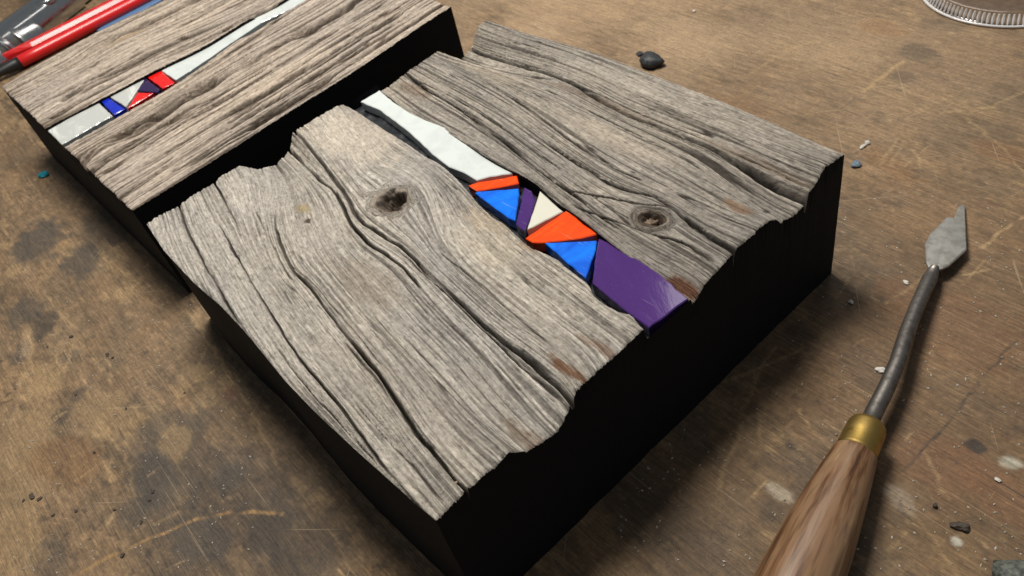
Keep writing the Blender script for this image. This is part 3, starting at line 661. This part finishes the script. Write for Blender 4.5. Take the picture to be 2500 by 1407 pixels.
TONE3 = ((0.46, 0.40, 0.345), (0.56, 0.475, 0.39), (0.060, 0.038, 0.022))
cn = [(fl(GN[3]), -.02, .14, .0013, .0036), (fl([(240, 432), (400, 330), (600, 215), (800, 90), (980, -20)]), .0, .125, .0005, .0018),
      (fl([(268, 455), (450, 345), (650, 228), (900, 75)]), .01, .11, .0004, .0015), (fl([(290, 480), (480, 362), (700, 232), (940, 85)]), -.01, .10, .0004, .0015),
      (fl([(310, 500), (560, 340), (800, 190), (1060, 22)]), .02, .14, .0004, .0014), (fl([(330, 420), (520, 300), (720, 180)]), .02, .08, .0005, .0020), (fl([(560, 300), (760, 175), (980, 35)]), .04, .12, .0005, .0018),
      (fl([(230, 405), (380, 315), (520, 240), (660, 160)]), .0, .07, .0003, .0013)]
for q_ in range(9):
    u = (q_ + 0.5 + random.uniform(-.3, .3)) / 9; a_ = random.uniform(-.02, .07)
    L_ = [(325 + (138 - 325) * u, 515 + (366 - 515) * u), (700 + (426 - 700) * u, 272 + (207 - 272) * u + random.uniform(-5, 5)), (1105 + (736 - 1105) * u, 12 + (8 - 12) * u)]
    cn.append((fl(L_), a_, a_ + random.uniform(.035, .08), random.uniform(.00022, .00042), random.uniform(.0007, .0015)))
cf = [(fl(GF[2]), -.02, .14, .0011, .0032), (fl(GF[1]), .01, .14, .0005, .0018), (fl([(60, 262), (150, 225), (260, 175), (360, 120)]), -.01, .06, .0004, .0015),
      (fl([(20, 215), (110, 175), (200, 120)]), .0, .06, .0004, .0014), (fl([(330, 172), (430, 122), (540, 75), (660, 20)]), .04, .11, .0004, .0015), (fl([(120, 285), (220, 232), (330, 175)]), .0, .06, .0003, .0013), (fl([(200, 190), (300, 140), (420, 70), (560, 0)]), .03, .12, .0003, .0012)]
stf = [(px((700, 180), HF)[1], -px((700, 180), HF)[0], .03, .004, (0.55, 0.46, 0.36), .4), (px((420, 30), HF)[1], -px((420, 30), HF)[0], .04, .002, (0.30, 0.20, 0.09), .6)]
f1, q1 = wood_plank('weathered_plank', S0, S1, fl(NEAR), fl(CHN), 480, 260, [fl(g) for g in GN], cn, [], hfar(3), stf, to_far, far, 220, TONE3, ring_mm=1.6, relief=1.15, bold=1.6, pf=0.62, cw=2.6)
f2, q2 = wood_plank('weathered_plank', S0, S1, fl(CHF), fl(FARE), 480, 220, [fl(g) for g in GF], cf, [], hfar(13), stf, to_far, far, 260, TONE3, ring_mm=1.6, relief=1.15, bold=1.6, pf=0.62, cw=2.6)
skirt('painted_side', q1['lo'], (0, -1), 0.0, to_far, M_BLACK, far, seed=23)
skirt('painted_side', q2['hi'], (0, 1), 0.0, to_far, M_BLACK, far, seed=24, flip=True)
skirt('plank_edge', q1['hi'], (0, 1), HF - .008, to_far, M_BED, far, seed=25, flip=True)
skirt('plank_edge', q2['lo'], (0, -1), HF - .008, to_far, M_WOOD, far, seed=26)
for key, out, fp, sd in (('s0', -1, True, 28), ('s1', 1, False, 29)):
    a, b = q1[key], q2[key]; m = np.linspace(0, 1, 20)[1:-1]
    mid = np.stack([np.full(18, a[0, 0]), a[-1, 1] + (b[0, 1] - a[-1, 1]) * m, np.full(18, HF - .0016)], -1)
    skirt('painted_end', np.concatenate([a, mid, b]), (out, 0), 0.0, to_far, M_BLACK, far, seed=sd, flip=fp)
sx = np.linspace(S0 + .0006, S1 - .0006, 120); lo = fl(CHN)(sx) - .001; hi = fl(CHF)(sx) + .001
SX = np.repeat(sx[:, None], 24, 1); SC = lo[:, None] * (1 - tt) + hi[:, None] * tt
grid_obj('inlay_bed', to_far(SX, SC, HF - 0.0048 + 0.0005 * fbm(SX * 400, SC * 400, 3, 5)), M_BED, far)
ZF = HF - 0.0013
PF_ = [('long tapering white glass strip', G_WHITE, [(392, 171), (448, 147), (512, 112), (576, 67), (656, 29), (698, 2), (790, -56), (880, -112), (915, -100), (840, -50), (749, 2), (704, 24), (640, 54), (592, 86), (544, 118), (512, 141), (429, 195)]),
 ('red glass quadrilateral', G_RED, [(357, 186), (389, 170), (426, 202), (397, 216)]),
 ('dark indigo glass piece', G_INDIGO, [(355, 190), (390, 218), (384, 226), (335, 221)]),
 ('red glass triangle', G_RED, [(336, 226), (374, 227), (311, 265)]),
 ('pale grey-white glass wedge', G_WHITE_SHEEN, [(268, 237), (320, 206), (352, 186), (353, 193), (332, 224), (307, 261), (290, 250)]),
 ('deep blue glass piece', G_NAVY, [(244, 245), (256, 237), (265, 238), (286, 254), (304, 265), (279, 281)]),
 ('short white glass rectangle', G_WHITE_SHEEN, [(104, 326), (237, 248), (274, 282), (133, 363)])]
for lab, m, P in PF_:
    slab_of_glass('glass_piece', pxs(P, ZF), ZF, 0.0030, m, far, lab)

# ------------------------------------------------------------------ the scraping knife
def P3(p, z): return Vector(px(p, z))
knife = empty('scraping_knife', P3((2105, 1080), 0), 'small leaf bladed scraping knife with bent steel shaft, brass collar and wooden handle', 'knife')
def steel_mat(name, c, r, metal=1.0, dirt=(0.05, 0.045, 0.04), amt=0.6, sc=500):
    m, nt, b = mat(name, c, r, metal)
    n = noise_node(nt, sc, 5, 0.65); rr = ramp(nt, n.outputs[0], [(0.42, (0, 0, 0)), (0.62, (1, 1, 1))])
    f = N(nt, 'ShaderNodeMath', operation='MULTIPLY'); f.inputs[1].default_value = amt; nt.links.new(rr.outputs[0], f.inputs[0])
    nt.links.new(mixc(nt, c, dirt, f.outputs[0]), b.inputs['Base Color'])
    r2 = ramp(nt, n.outputs[0], [(0.3, (r,) * 3), (0.7, (min(r + .25, 1),) * 3)]); nt.links.new(r2.outputs[0], b.inputs['Roughness'])
    bump(nt, b, n.outputs[0], 0.15, 0.0004); return m
M_SHAFT = steel_mat('dull_steel', (0.20, 0.185, 0.17), 0.38, 0.9)
M_BLADE = steel_mat('scratched_blade_steel', (0.36, 0.355, 0.33), 0.46, 0.7, (0.17, 0.16, 0.145), 0.6, 320)
M_BRASS = steel_mat('worn_brass', (0.46, 0.31, 0.085), 0.36, 1.0, (0.20, 0.15, 0.07), 0.6, 380)
zf = .0072
axis = [P3((2107, 1062), zf), P3((2135, 1005), zf), P3((2163, 950), .0074), P3((2190, 888), .0074), P3((2213, 815), .0066), P3((2236, 755), .0056), P3((2255, 712), .0048), P3((2270, 680), .0040), P3((2282, 655), .0034)]
lathe('shaft', axis, [.0020, .00195, .0019, .00185, .0018, .00178, .0018, .0019, .0012], M_SHAFT, knife, 24)
BL = [(2258, 596), (2270, 572), (2295, 548), (2312, 530), (2331, 533), (2341, 505), (2350, 499), (2356, 502), (2357, 535), (2360, 610), (2318, 648), (2302, 656), (2285, 660), (2268, 655), (2261, 640)]
def blade():
    top = [P3(p, .0040 - .0028 * max(0, min(1, (655 - p[1]) / 155.0))) for p in BL]
    c = sum(top, Vector()) / len(top); n = len(top); V = []
    V += [v + (c - v) * 0.05 + Vector((0, 0, .00022)) for v in top] + [v for v in top] + [v - Vector((0, 0, .0006)) for v in top] + [c + Vector((0, 0, .0005))]
    Fc = [(k, (k + 1) % n, 3 * n) for k in range(n)]
    Fc = [(b_, a_, c_) for a_, b_, c_ in Fc]
    for k in range(n):
        q = (k + 1) % n; Fc += [(k, q, n + q, n + k), (n + k, n + q, 2 * n + q, 2 * n + k)]
    Fc.append(tuple(range(2 * n, 3 * n)))
    o = mesh_obj('blade', V, Fc, M_BLADE, knife)
    import bmesh
    bm = bmesh.new(); bm.from_mesh(o.data); bmesh.ops.recalc_face_normals(bm, faces=bm.faces); bm.to_mesh(o.data); bm.free()
blade()
a0, a1 = P3((2122, 1033), zf), P3((2088, 1107), zf)
ax = (a1 - a0).normalized(); LF = (a1 - a0).length
fer = [a0 + ax * (LF * t) for t in (0, .02, .08, .18, .5, .9, 0.97, 1.04)]
lathe('brass_collar', fer, [.0018, .0032, .0038, .0041, .00425, .0043, .0045, .0043], M_BRASS, knife, 40)
h0 = a0 + ax * (LF * 0.98); hd = (P3((1957, 1407), zf + .0005) - h0); hd.normalize()
def handle():
    prof = [(0, .0042), (.0006, .0047), (.004, .0051), (.012, .0061), (.022, .0071), (.034, .0079), (.050, .0084), (.066, .0080), (.080, .0072), (.090, .0070), (.097, .0062), (.101, .0040), (.102, .0008)]
    pts = []; rr = []
    for a, b in zip(prof[:-1], prof[1:]):
        for k in range(4):
            t = k / 4; pts.append(a[0] + (b[0] - a[0]) * t); rr.append(a[1] + (b[1] - a[1]) * t)
    pts.append(prof[-1][0]); rr.append(prof[-1][1])
    m, nt, b = mat('oiled_handle_wood', (0.3, 0.17, 0.09), 0.40, spec=0.45)
    tc = N(nt, 'ShaderNodeTexCoord'); vr = N(nt, 'ShaderNodeVectorRotate', rotation_type='Z_AXIS'); vr.inputs['Angle'].default_value = -math.atan2(hd.y, hd.x)
    nt.links.new(tc.outputs['Object'], vr.inputs['Vector'])
    def nn(sc, st, det):
        mp = N(nt, 'ShaderNodeMapping'); mp.inputs['Scale'].default_value = st; nt.links.new(vr.outputs[0], mp.inputs['Vector'])
        n = N(nt, 'ShaderNodeTexNoise'); n.inputs['Scale'].default_value = sc; n.inputs['Detail'].default_value = det; n.inputs['Roughness'].default_value = .62; nt.links.new(mp.outputs[0], n.inputs['Vector']); return n
    n1 = nn(1.0, (11, 300, 300), 5); n2 = nn(1.0, (12, 800, 800), 2); n3 = nn(90, (1, 1, 1), 4)
    r1_ = ramp(nt, n1.outputs[0], [(0.34, (0.060, 0.027, 0.012)), (0.43, (0.155, 0.078, 0.036)), (0.50, (0.22, 0.125, 0.066)), (0.60, (0.215, 0.13, 0.074)), (0.68, (0.31, 0.20, 0.10))])
    r2_ = ramp(nt, n2.outputs[0], [(0.36, (0.30, 0.25, 0.21)), (0.50, (1, 1, 1))])
    c = mixc(nt, r1_.outputs[0], r2_.outputs[0], 0.6, 'MULTIPLY')
    r3_ = ramp(nt, n3.outputs[0], [(0.60, (0, 0, 0)), (0.75, (1, 1, 1))]); f = N(nt, 'ShaderNodeMath', operation='MULTIPLY'); f.inputs[1].default_value = 0.5; nt.links.new(r3_.outputs[0], f.inputs[0])
    c = mixc(nt, c, (0.10, 0.08, 0.075), f.outputs[0]); nt.links.new(c, b.inputs['Base Color'])
    bump(nt, b, n2.outputs[0], 0.2, 0.0003)
    lathe('handle', [h0 + hd * a for a in pts], rr, m, knife, 48)
handle()

# ------------------------------------------------------------------ things behind: cup, pen, pliers, lumps
def plastic():
    m = bpy.data.materials.new('clear_plastic'); m.use_nodes = True; nt = m.node_tree; nt.nodes.clear()
    out = N(nt, 'ShaderNodeOutputMaterial'); mx = N(nt, 'ShaderNodeMixShader'); t = N(nt, 'ShaderNodeBsdfTransparent'); g = N(nt, 'ShaderNodeBsdfGlossy')
    t.inputs[0].default_value = (0.93, 0.92, 0.93, 1); g.inputs['Roughness'].default_value = 0.12
    fr = N(nt, 'ShaderNodeFresnel'); fr.inputs[0].default_value = 1.5
    ad = N(nt, 'ShaderNodeMath', operation='MULTIPLY_ADD'); ad.inputs[1].default_value = 1.4; ad.inputs[2].default_value = 0.04; nt.links.new(fr.outputs[0], ad.inputs[0])
    nt.links.new(ad.outputs[0], mx.inputs[0]); nt.links.new(t.outputs[0], mx.inputs[1]); nt.links.new(g.outputs[0], mx.inputs[2]); nt.links.new(mx.outputs[0], out.inputs[0]); return m
M_CLEAR = plastic()
M_FROST = mat('milky_clear_plastic', (0.80, 0.79, 0.79), 0.16, spec=0.6)[0]
M_FROST.node_tree.nodes['Principled BSDF'].inputs['Transmission Weight'].default_value = 0.35
def cup():
    A = np.array([px(p)[:2] for p in ((2260, 5), (2290, 27), (2340, 50), (2380, 60), (2440, 67), (2500, 66))])
    k = np.linalg.lstsq(np.c_[2 * A, np.ones(len(A))], (A ** 2).sum(1), rcond=None)[0]
    c = k[:2]; r = math.sqrt(k[2] + c @ c); print('cup', c, r)
    r = min(max(r, .018), .045); d = A[3] - c; c = A[3] - d / np.linalg.norm(d) * r
    o = empty('plastic_lid', (c[0], c[1], 0), 'clear plastic cup lid with fine ribs round its rim on the bench', 'lid')
    n = 224
    def rings(name, prof, mm):
        V = []; Fc = []
        for i, (a, z, rib) in enumerate(prof):
            for q in range(n):
                t = 2 * math.pi * q / n; rr = r * a * (1 + rib * 0.012 * (1 if q % 2 else -1))
                V.append((c[0] + rr * math.cos(t), c[1] + rr * math.sin(t), z))
        for i in range(len(prof) - 1):
            for q in range(n): Fc.append((i * n + q, i * n + (q + 1) % n, (i + 1) * n + (q + 1) % n, (i + 1) * n + q))
        if prof[-1][0] < .3: Fc.append(tuple((len(prof) - 1) * n + q for q in range(n)))
        return mesh_obj(name, V, Fc, mm, o, True)
    rings('ribbed_wall', [(.99, .0006, 0), (.965, .0009, 0), (.95, .0022, 0), (.938, .0038, 0), (.93, .0044, 0)], M_CLEAR)
    V = []; Fc = []
    for q in range(112):
        t = 2 * math.pi * q / 112; e1 = Vector((math.cos(t), math.sin(t), 0)); e2 = Vector((-e1.y, e1.x, 0)); b = len(V); cc = Vector((c[0], c[1], 0))
        for (a_, z_, w_) in ((.985, .0008, .00030), (.972, .0024, .00052), (.950, .0042, .00034)):
            V += [cc + e1 * (r * a_) + e2 * w_ + Vector((0, 0, z_)), cc + e1 * (r * a_ + .0005) + Vector((0, 0, z_)), cc + e1 * (r * a_) - e2 * w_ + Vector((0, 0, z_))]
        for k2 in (0, 3): Fc += [(b + k2, b + k2 + 1, b + k2 + 4, b + k2 + 3), (b + k2 + 1, b + k2 + 2, b + k2 + 5, b + k2 + 4), (b + k2 + 2, b + k2, b + k2 + 3, b + k2 + 5)]
        Fc += [(b + 2, b + 1, b), (b + 6, b + 7, b + 8)]
    mesh_obj('ribs', V, Fc, M_FROST, o)['kind'] = 'stuff'
    rings('top', [(.93, .0044, .2), (.90, .0047, 0), (.86, .0043, 0), (.60, .0040, 0), (.52, .0046, 0), (.46, .0040, 0), (.20, .0041, 0)], M_CLEAR)
    rings('flange', [(.99, .0005, 0), (1.02, .0011, 0), (1.04, .0006, 0), (1.02, .0002, 0)], M_FROST)
cup()

def red_tool():
    M_RED, nt, b = mat('glossy_red_plastic', (0.62, 0.012, 0.014), 0.36, coat=0.15)
    n = noise_node(nt, 300, 3); bump(nt, b, n.outputs[0], 0.05, .0003)
    M_BK, _, _ = mat('black_rubber', (0.012, 0.012, 0.013), 0.5)
    z = .0040
    a, b_ = P3((48, 152), z), P3((380, -20), z); d = (b_ - a).normalized(); s = Vector((-d.y, d.x, 0))
    if (P3((28, 135), z) - a).dot(s) < 0: s = -s
    o = empty('red_pen', (a.x, a.y, 0), 'glossy red plastic pen with long side clip and black tip behind far block', 'pen')
    L = .16
    lathe('barrel', [a + d * t for t in (0, .0004, .01, L * .5, L, L + .001)], [.0026, .0030, .0031, .0031, .0031, .002], M_RED, o, 28)
    lathe('tip', [a - d * t for t in (-.0002, .002, .006, .012, .017)], [.0029, .0030, .0028, .0020, .0010], M_BK, o, 24)
    # flat clip running beside the barrel, its free end cut on the slant
    e = .0076; c0 = a + s * e + Vector((0, 0, .0012)); w = .0024; P = []
    for t, ww in ((-.004, .0008), (.004, .0016), (.010, .0024), (.03, .0026), (L, .0028)):
        P.append((c0 + d * t, ww))
    V = []; Fc = []
    for p, ww in P:
        for u_, v_ in ((-1, -.7), (1, -.7), (1, .3), (.55, .7), (-.55, .7), (-1, .3)):
            V.append(p + s * (u_ * ww * 1.35 + (.0024 - ww)) + Vector((0, 0, v_ * .0040)))
    for i in range(len(P) - 1):
        for k in range(6): Fc.append((i * 6 + k, i * 6 + (k + 1) % 6, (i + 1) * 6 + (k + 1) % 6, (i + 1) * 6 + k))
    Fc += [tuple(range(6)), tuple(reversed(range(len(V) - 6, len(V))))]
    mesh_obj('clip', V, Fc, M_RED, o, False)
    g = [a + s * .0042 + d * t - Vector((0, 0, .0012)) for t in (-.002, .012)]
    lathe('clip_slot', g, [.0018, .0016], M_BK, o, 12)
red_tool()
def blue_slip():
    m, nt, b = mat('blue_plastic', (0.10, 0.20, 0.38), 0.4)
    z = .0016; P = pxs([(236, 74), (330, 12), (372, -12), (395, -2), (345, 26), (258, 80)], z)
    o = slab_of_glass('blue_strip', P, z, .0014, m, None); tag(o, 'thin blue plastic strip lying between red pen and far block', 'strip')
blue_slip()

def pliers():
    m = steel_mat('polished_chrome', (0.62, 0.63, 0.62), 0.10, 1.0, (0.30, 0.30, 0.30), 0.3, 150)
    md, _, _ = mat('dark_joint', (0.03, 0.025, 0.02), 0.5)
    zt = .014
    o = empty('pliers', P3((90, 60), 0), 'polished chrome pliers head with toothed jaw behind red pen', 'pliers')
    d = (P3((150, 20), 0) - P3((30, 110), 0)).normalized(); s = Vector((-d.y, d.x, 0))
    if (P3((0, 0), 0) - P3((60, 100), 0)).dot(s) < 0: s = -s
    org = P3((62, 118), .004); org.z = 0
    # cross-section swept along d, two notches cut in the lower jaw side
    def prism(name, t0, t1, sec, mm, taper=1.0, steps=6):
        V = []; Fc = []; n = len(sec)
        for i in range(steps + 1):
            f = i / steps; k = 1 + (taper - 1) * f
            for (u_, z_) in sec: V.append(org + d * (t0 + (t1 - t0) * f) + s * (u_ * k) + Vector((0, 0, z_ * k)))
        for i in range(steps):
            for q in range(n): Fc.append((i * n + q, (i + 1) * n + q, (i + 1) * n + (q + 1) % n, i * n + (q + 1) % n))
        Fc += [tuple(range(n)), tuple(reversed(range(steps * n, (steps + 1) * n)))]
        ob = mesh_obj(name, V, Fc, mm, o, True)
        bv = ob.modifiers.new('bevel', 'BEVEL'); bv.width = .0009; bv.segments = 3; bv.limit_method = 'ANGLE'; bv.angle_limit = math.radians(35)
        return ob
    body = [(.004, .0005), (.024, .0005), (.026, .006), (.024, .0125), (.012, .0145), (.006, .0125), (.0035, .007)]
    tooth = [(-.0005, .0005), (.006, .0005), (.010, .0135), (.006, .0128), (.0015, .0095), (-.0008, .005)]
    prism('jaw', -.045, .050, body, m)
    for t0, t1 in ((-.045, -.0115), (-.0075, -.0030), (.0015, .016)): prism('tooth', t0, t1, tooth, m, 1.0 if t1 < 0 else 0.85)
    prism('groove', -.020, .014, [(.001, .0004), (.005, .0004), (.005, .010), (.002, .006)], md)
    prism('handle_arm', .050, .13, [(.006, .001), (.022, .001), (.023, .006), (.019, .011), (.009, .011), (.005, .006)], m, 0.8)
    for nm, tt_, u_, r_ in (('rivet', -.016, .017, .0042), ('pivot', .034, .012, .0075)):
        c = org + d * tt_ + s * u_ + Vector((0, 0, .0138)); V = []; Fc = []; n = 28
        pr = [(1.0, -.002), (1.0, .0004), (.9, .0009), (.78, .0005), (.6, .0010), (.3, .0013), (.02, .0014)]
        for a_, z_ in pr:
            for k in range(n):
                q = 2 * math.pi * k / n; V.append(c + d * (r_ * a_ * math.cos(q)) + s * (r_ * a_ * math.sin(q)) + Vector((0, 0, z_)))
        for i in range(len(pr) - 1):
            for k in range(n): Fc.append((i * n + k, i * n + (k + 1) % n, (i + 1) * n + (k + 1) % n, (i + 1) * n + k))
        mesh_obj(nm, V, Fc, m, o, True)
pliers()

import bmesh
def lump(name, p, r, material, label, cat, group=None, squash=0.55, seed=0, elong=1.0, amp=0.35, sub=3, ang=0.0):
    if r < .0015: sub = 2; amp = max(amp, .6)
    bm = bmesh.new(); bmesh.ops.create_icosphere(bm, subdivisions=sub, radius=1.0)
    c = px(p, r * squash * 0.5)
    co = np.array([v.co[:] for v in bm.verts]); k = 1 + amp * fbm(co[:, 0] * 1.7 + seed * 3.1, co[:, 1] * 1.7 + co[:, 2] * 1.3, 3, seed) + 0.12 * fbm(co[:, 0] * 5, co[:, 1] * 5 + co[:, 2] * 4, 3, seed + 9)
    ca, sa = math.cos(ang), math.sin(ang)
    for v, q, kk in zip(bm.verts, co, k):
        x_, y_ = q[0] * kk * elong, q[1] * kk
        v.co = (r * (x_ * ca - y_ * sa), r * (x_ * sa + y_ * ca), max(r * squash * (q[2] * kk + 0.8), 0.0))
    me = bpy.data.meshes.new(name); bm.to_mesh(me); bm.free(); me.materials.append(material)
    if r > .0025: me.polygons.foreach_set('use_smooth', [True] * len(me.polygons))
    o = bpy.data.objects.new(name, me); col.objects.link(o); o.location = (c[0], c[1], 0.0001)
    return tag(o, label, cat, group)
def crumb_mat(name, a, b_, rough=0.7):
    m, nt, b = mat(name, a, rough, spec=.35); n = noise_node(nt, 900, 4); r = ramp(nt, n.outputs[0], [(0.35, a), (0.68, b_)]); nt.links.new(r.outputs[0], b.inputs['Base Color']); bump(nt, b, n.outputs[0], .3, .0005); return m
K_DARK = crumb_mat('dark_putty', (0.014, 0.016, 0.018), (0.05, 0.055, 0.06), .5); K_BROWN = crumb_mat('dark_crumb', (0.03, 0.022, 0.016), (0.09, 0.07, 0.055))
K_WHITE = crumb_mat('white_chip', (0.45, 0.43, 0.38), (0.7, 0.68, 0.63), .5); K_BLUE = crumb_mat('grey_blue_chip', (0.10, 0.14, 0.18), (0.2, 0.25, 0.3), .3); K_TEAL = crumb_mat('teal_chip', (0.0, 0.16, 0.22), (0.01, 0.26, 0.33), .3)
K_GREY = crumb_mat('grey_green_putty', (0.035, 0.04, 0.035), (0.15, 0.16, 0.135), .6)
lump('putty_lump', (1588, 152), .0040, K_DARK, 'dark putty lump on the bench beyond the near block', 'lump', seed=2, squash=.62, elong=1.12, ang=.4, amp=.22)
lump('putty_lump', (1562, 133), .0013, K_DARK, 'tiny dark crumb touching the dark putty lump', 'lump', seed=4)
lump('blue_chip', (2090, 402), .0013, K_BLUE, 'small grey blue glass chip beside block corner', 'chip', seed=5, elong=1.3, ang=1.2)
lump('white_shaving', (2108, 358), .00055, K_WHITE, 'curled white shaving near block corner', 'shaving', seed=6, elong=3.0, ang=1.4, squash=.8)
lump('white_shaving', (2117, 349), .0006, K_WHITE, 'short white shaving tip touching curled shaving', 'shaving', seed=7, elong=1.6, ang=0.2, squash=.8)
lump('teal_chip', (108, 427), .0017, K_TEAL, 'small teal glass chip left of the far block', 'chip', seed=8, elong=1.4, ang=1.0)
lump('white_chip', (2150, 905), .0007, K_WHITE, 'white crescent chip between near block and knife shaft', 'chip', seed=9, elong=2.0, ang=.5)
lump('white_chip', (2078, 738), .0006, K_WHITE, 'tiny white chip in the shadow of the near block', 'chip', seed=10, elong=1.2)
lump('white_chip', (2212, 690), .0006, K_WHITE, 'pale pinkish chip left of the knife blade', 'chip', seed=11, elong=1.4)
lump('white_chip', (2435, 1172), .0005, K_WHITE, 'tiny white chip right of the handle collar', 'chip', seed=12, elong=1.6)
lump('white_chip', (1695, 28), .0007, K_WHITE, 'tiny white chip beyond the dark putty lump', 'chip', seed=13)
lump('bench_crumb', (2347, 1287), .0009, K_BROWN, 'dark elongated crumb right of the wooden handle', 'crumb', seed=14, elong=1.9, ang=.5)
lump('bench_crumb', (2283, 1236), .0006, K_BROWN, 'small dark crumb beside the wooden handle', 'crumb', seed=15)
lump('grey_putty', (2525, 1432), .0048, K_GREY, 'grey green putty lump at the bench edge right of the handle', 'lump', seed=16, elong=1.5, ang=.8, amp=.5)
CR = [(78, 1212, .0016), (98, 1218, .0012), (58, 1222, .0009), (108, 1228, .0010), (175, 822, .0014), (135, 852, .0009), (115, 848, .0007), (262, 866, .0014), (275, 874, .0009), (268, 780, .0008), (308, 998, .0007), (460, 1052, .0008), (450, 960, .0006), (160, 1083, .0008), (185, 965, .0007), (545, 944, .0007), (230, 1105, .0008), (115, 985, .0010), (130, 1258, .0009), (12, 1206, .0008), (372, 1200, .0012), (388, 1214, .0010), (365, 1222, .0008), (420, 1238, .0007), (345, 1275, .0010), (330, 1268, .0008), (280, 1245, .0007), (300, 1355, .0013), (186, 1248, .0008), (482, 978, .0006)]
CR = [q for k, q in enumerate(CR) if k % 2 == 0 or q[2] > .0011]
for k, (x_, y_, r_) in enumerate(CR):
    lump('bench_crumb', (x_, y_), r_ * .42, K_BROWN, 'small dark crumb among others on the stained bench left of near block', 'crumb', 'dark crumbs left of the near block', seed=40 + k, sub=2, elong=1.5, ang=k * 1.3, squash=.42, amp=.7)
def splinter():
    m, nt, b = mat('splinter_wood', (0.30, 0.21, 0.13), 0.8); n = noise_node(nt, 800, 3); bump(nt, b, n.outputs[0], .3, .0003)
    a, b_ = P3((1094, 1192), H + .0004), P3((1125, 1172), H + .0006)
    lathe('splinter', [a, a.lerp(b_, .4), a.lerp(b_, .8), b_], [.0001, .0003, .00028, .0001], m, front, 8)
splinter()
# fine grit: nobody could count it
def grit():
    rng = random.Random(11); V = []; Fc = []; nrm = 0
    for k in range(900):
        p = (rng.uniform(1500, 2495), rng.uniform(420, 1400)) if rng.random() < .62 else (rng.uniform(5, 620), rng.uniform(700, 1400))
        c = px(p); 
        if -0.002 < c[0] < LEN + .002 and -.004 < c[1] < WID + .002: continue
        r = rng.uniform(.00008, .00028); a = rng.uniform(0, 6.28); e = rng.uniform(1, 2.2); b = len(V)
        for q in range(4):
            t = a + q * math.pi / 2; V.append((c[0] + r * (e if q % 2 else 1) * math.cos(t), c[1] + r * (e if q % 2 else 1) * math.sin(t), .0001))
        V.append((c[0], c[1], .0001 + r)); Fc += [(b, b + 1, b + 4), (b + 1, b + 2, b + 4), (b + 2, b + 3, b + 4), (b + 3, b, b + 4)]
    o = mesh_obj('grit', V, Fc, crumb_mat('pale_grit', (0.30, 0.25, 0.18), (0.6, 0.56, 0.5)))
    tag(o, 'fine pale grit and dust scattered over the bench top', 'grit', kind='stuff')
grit()
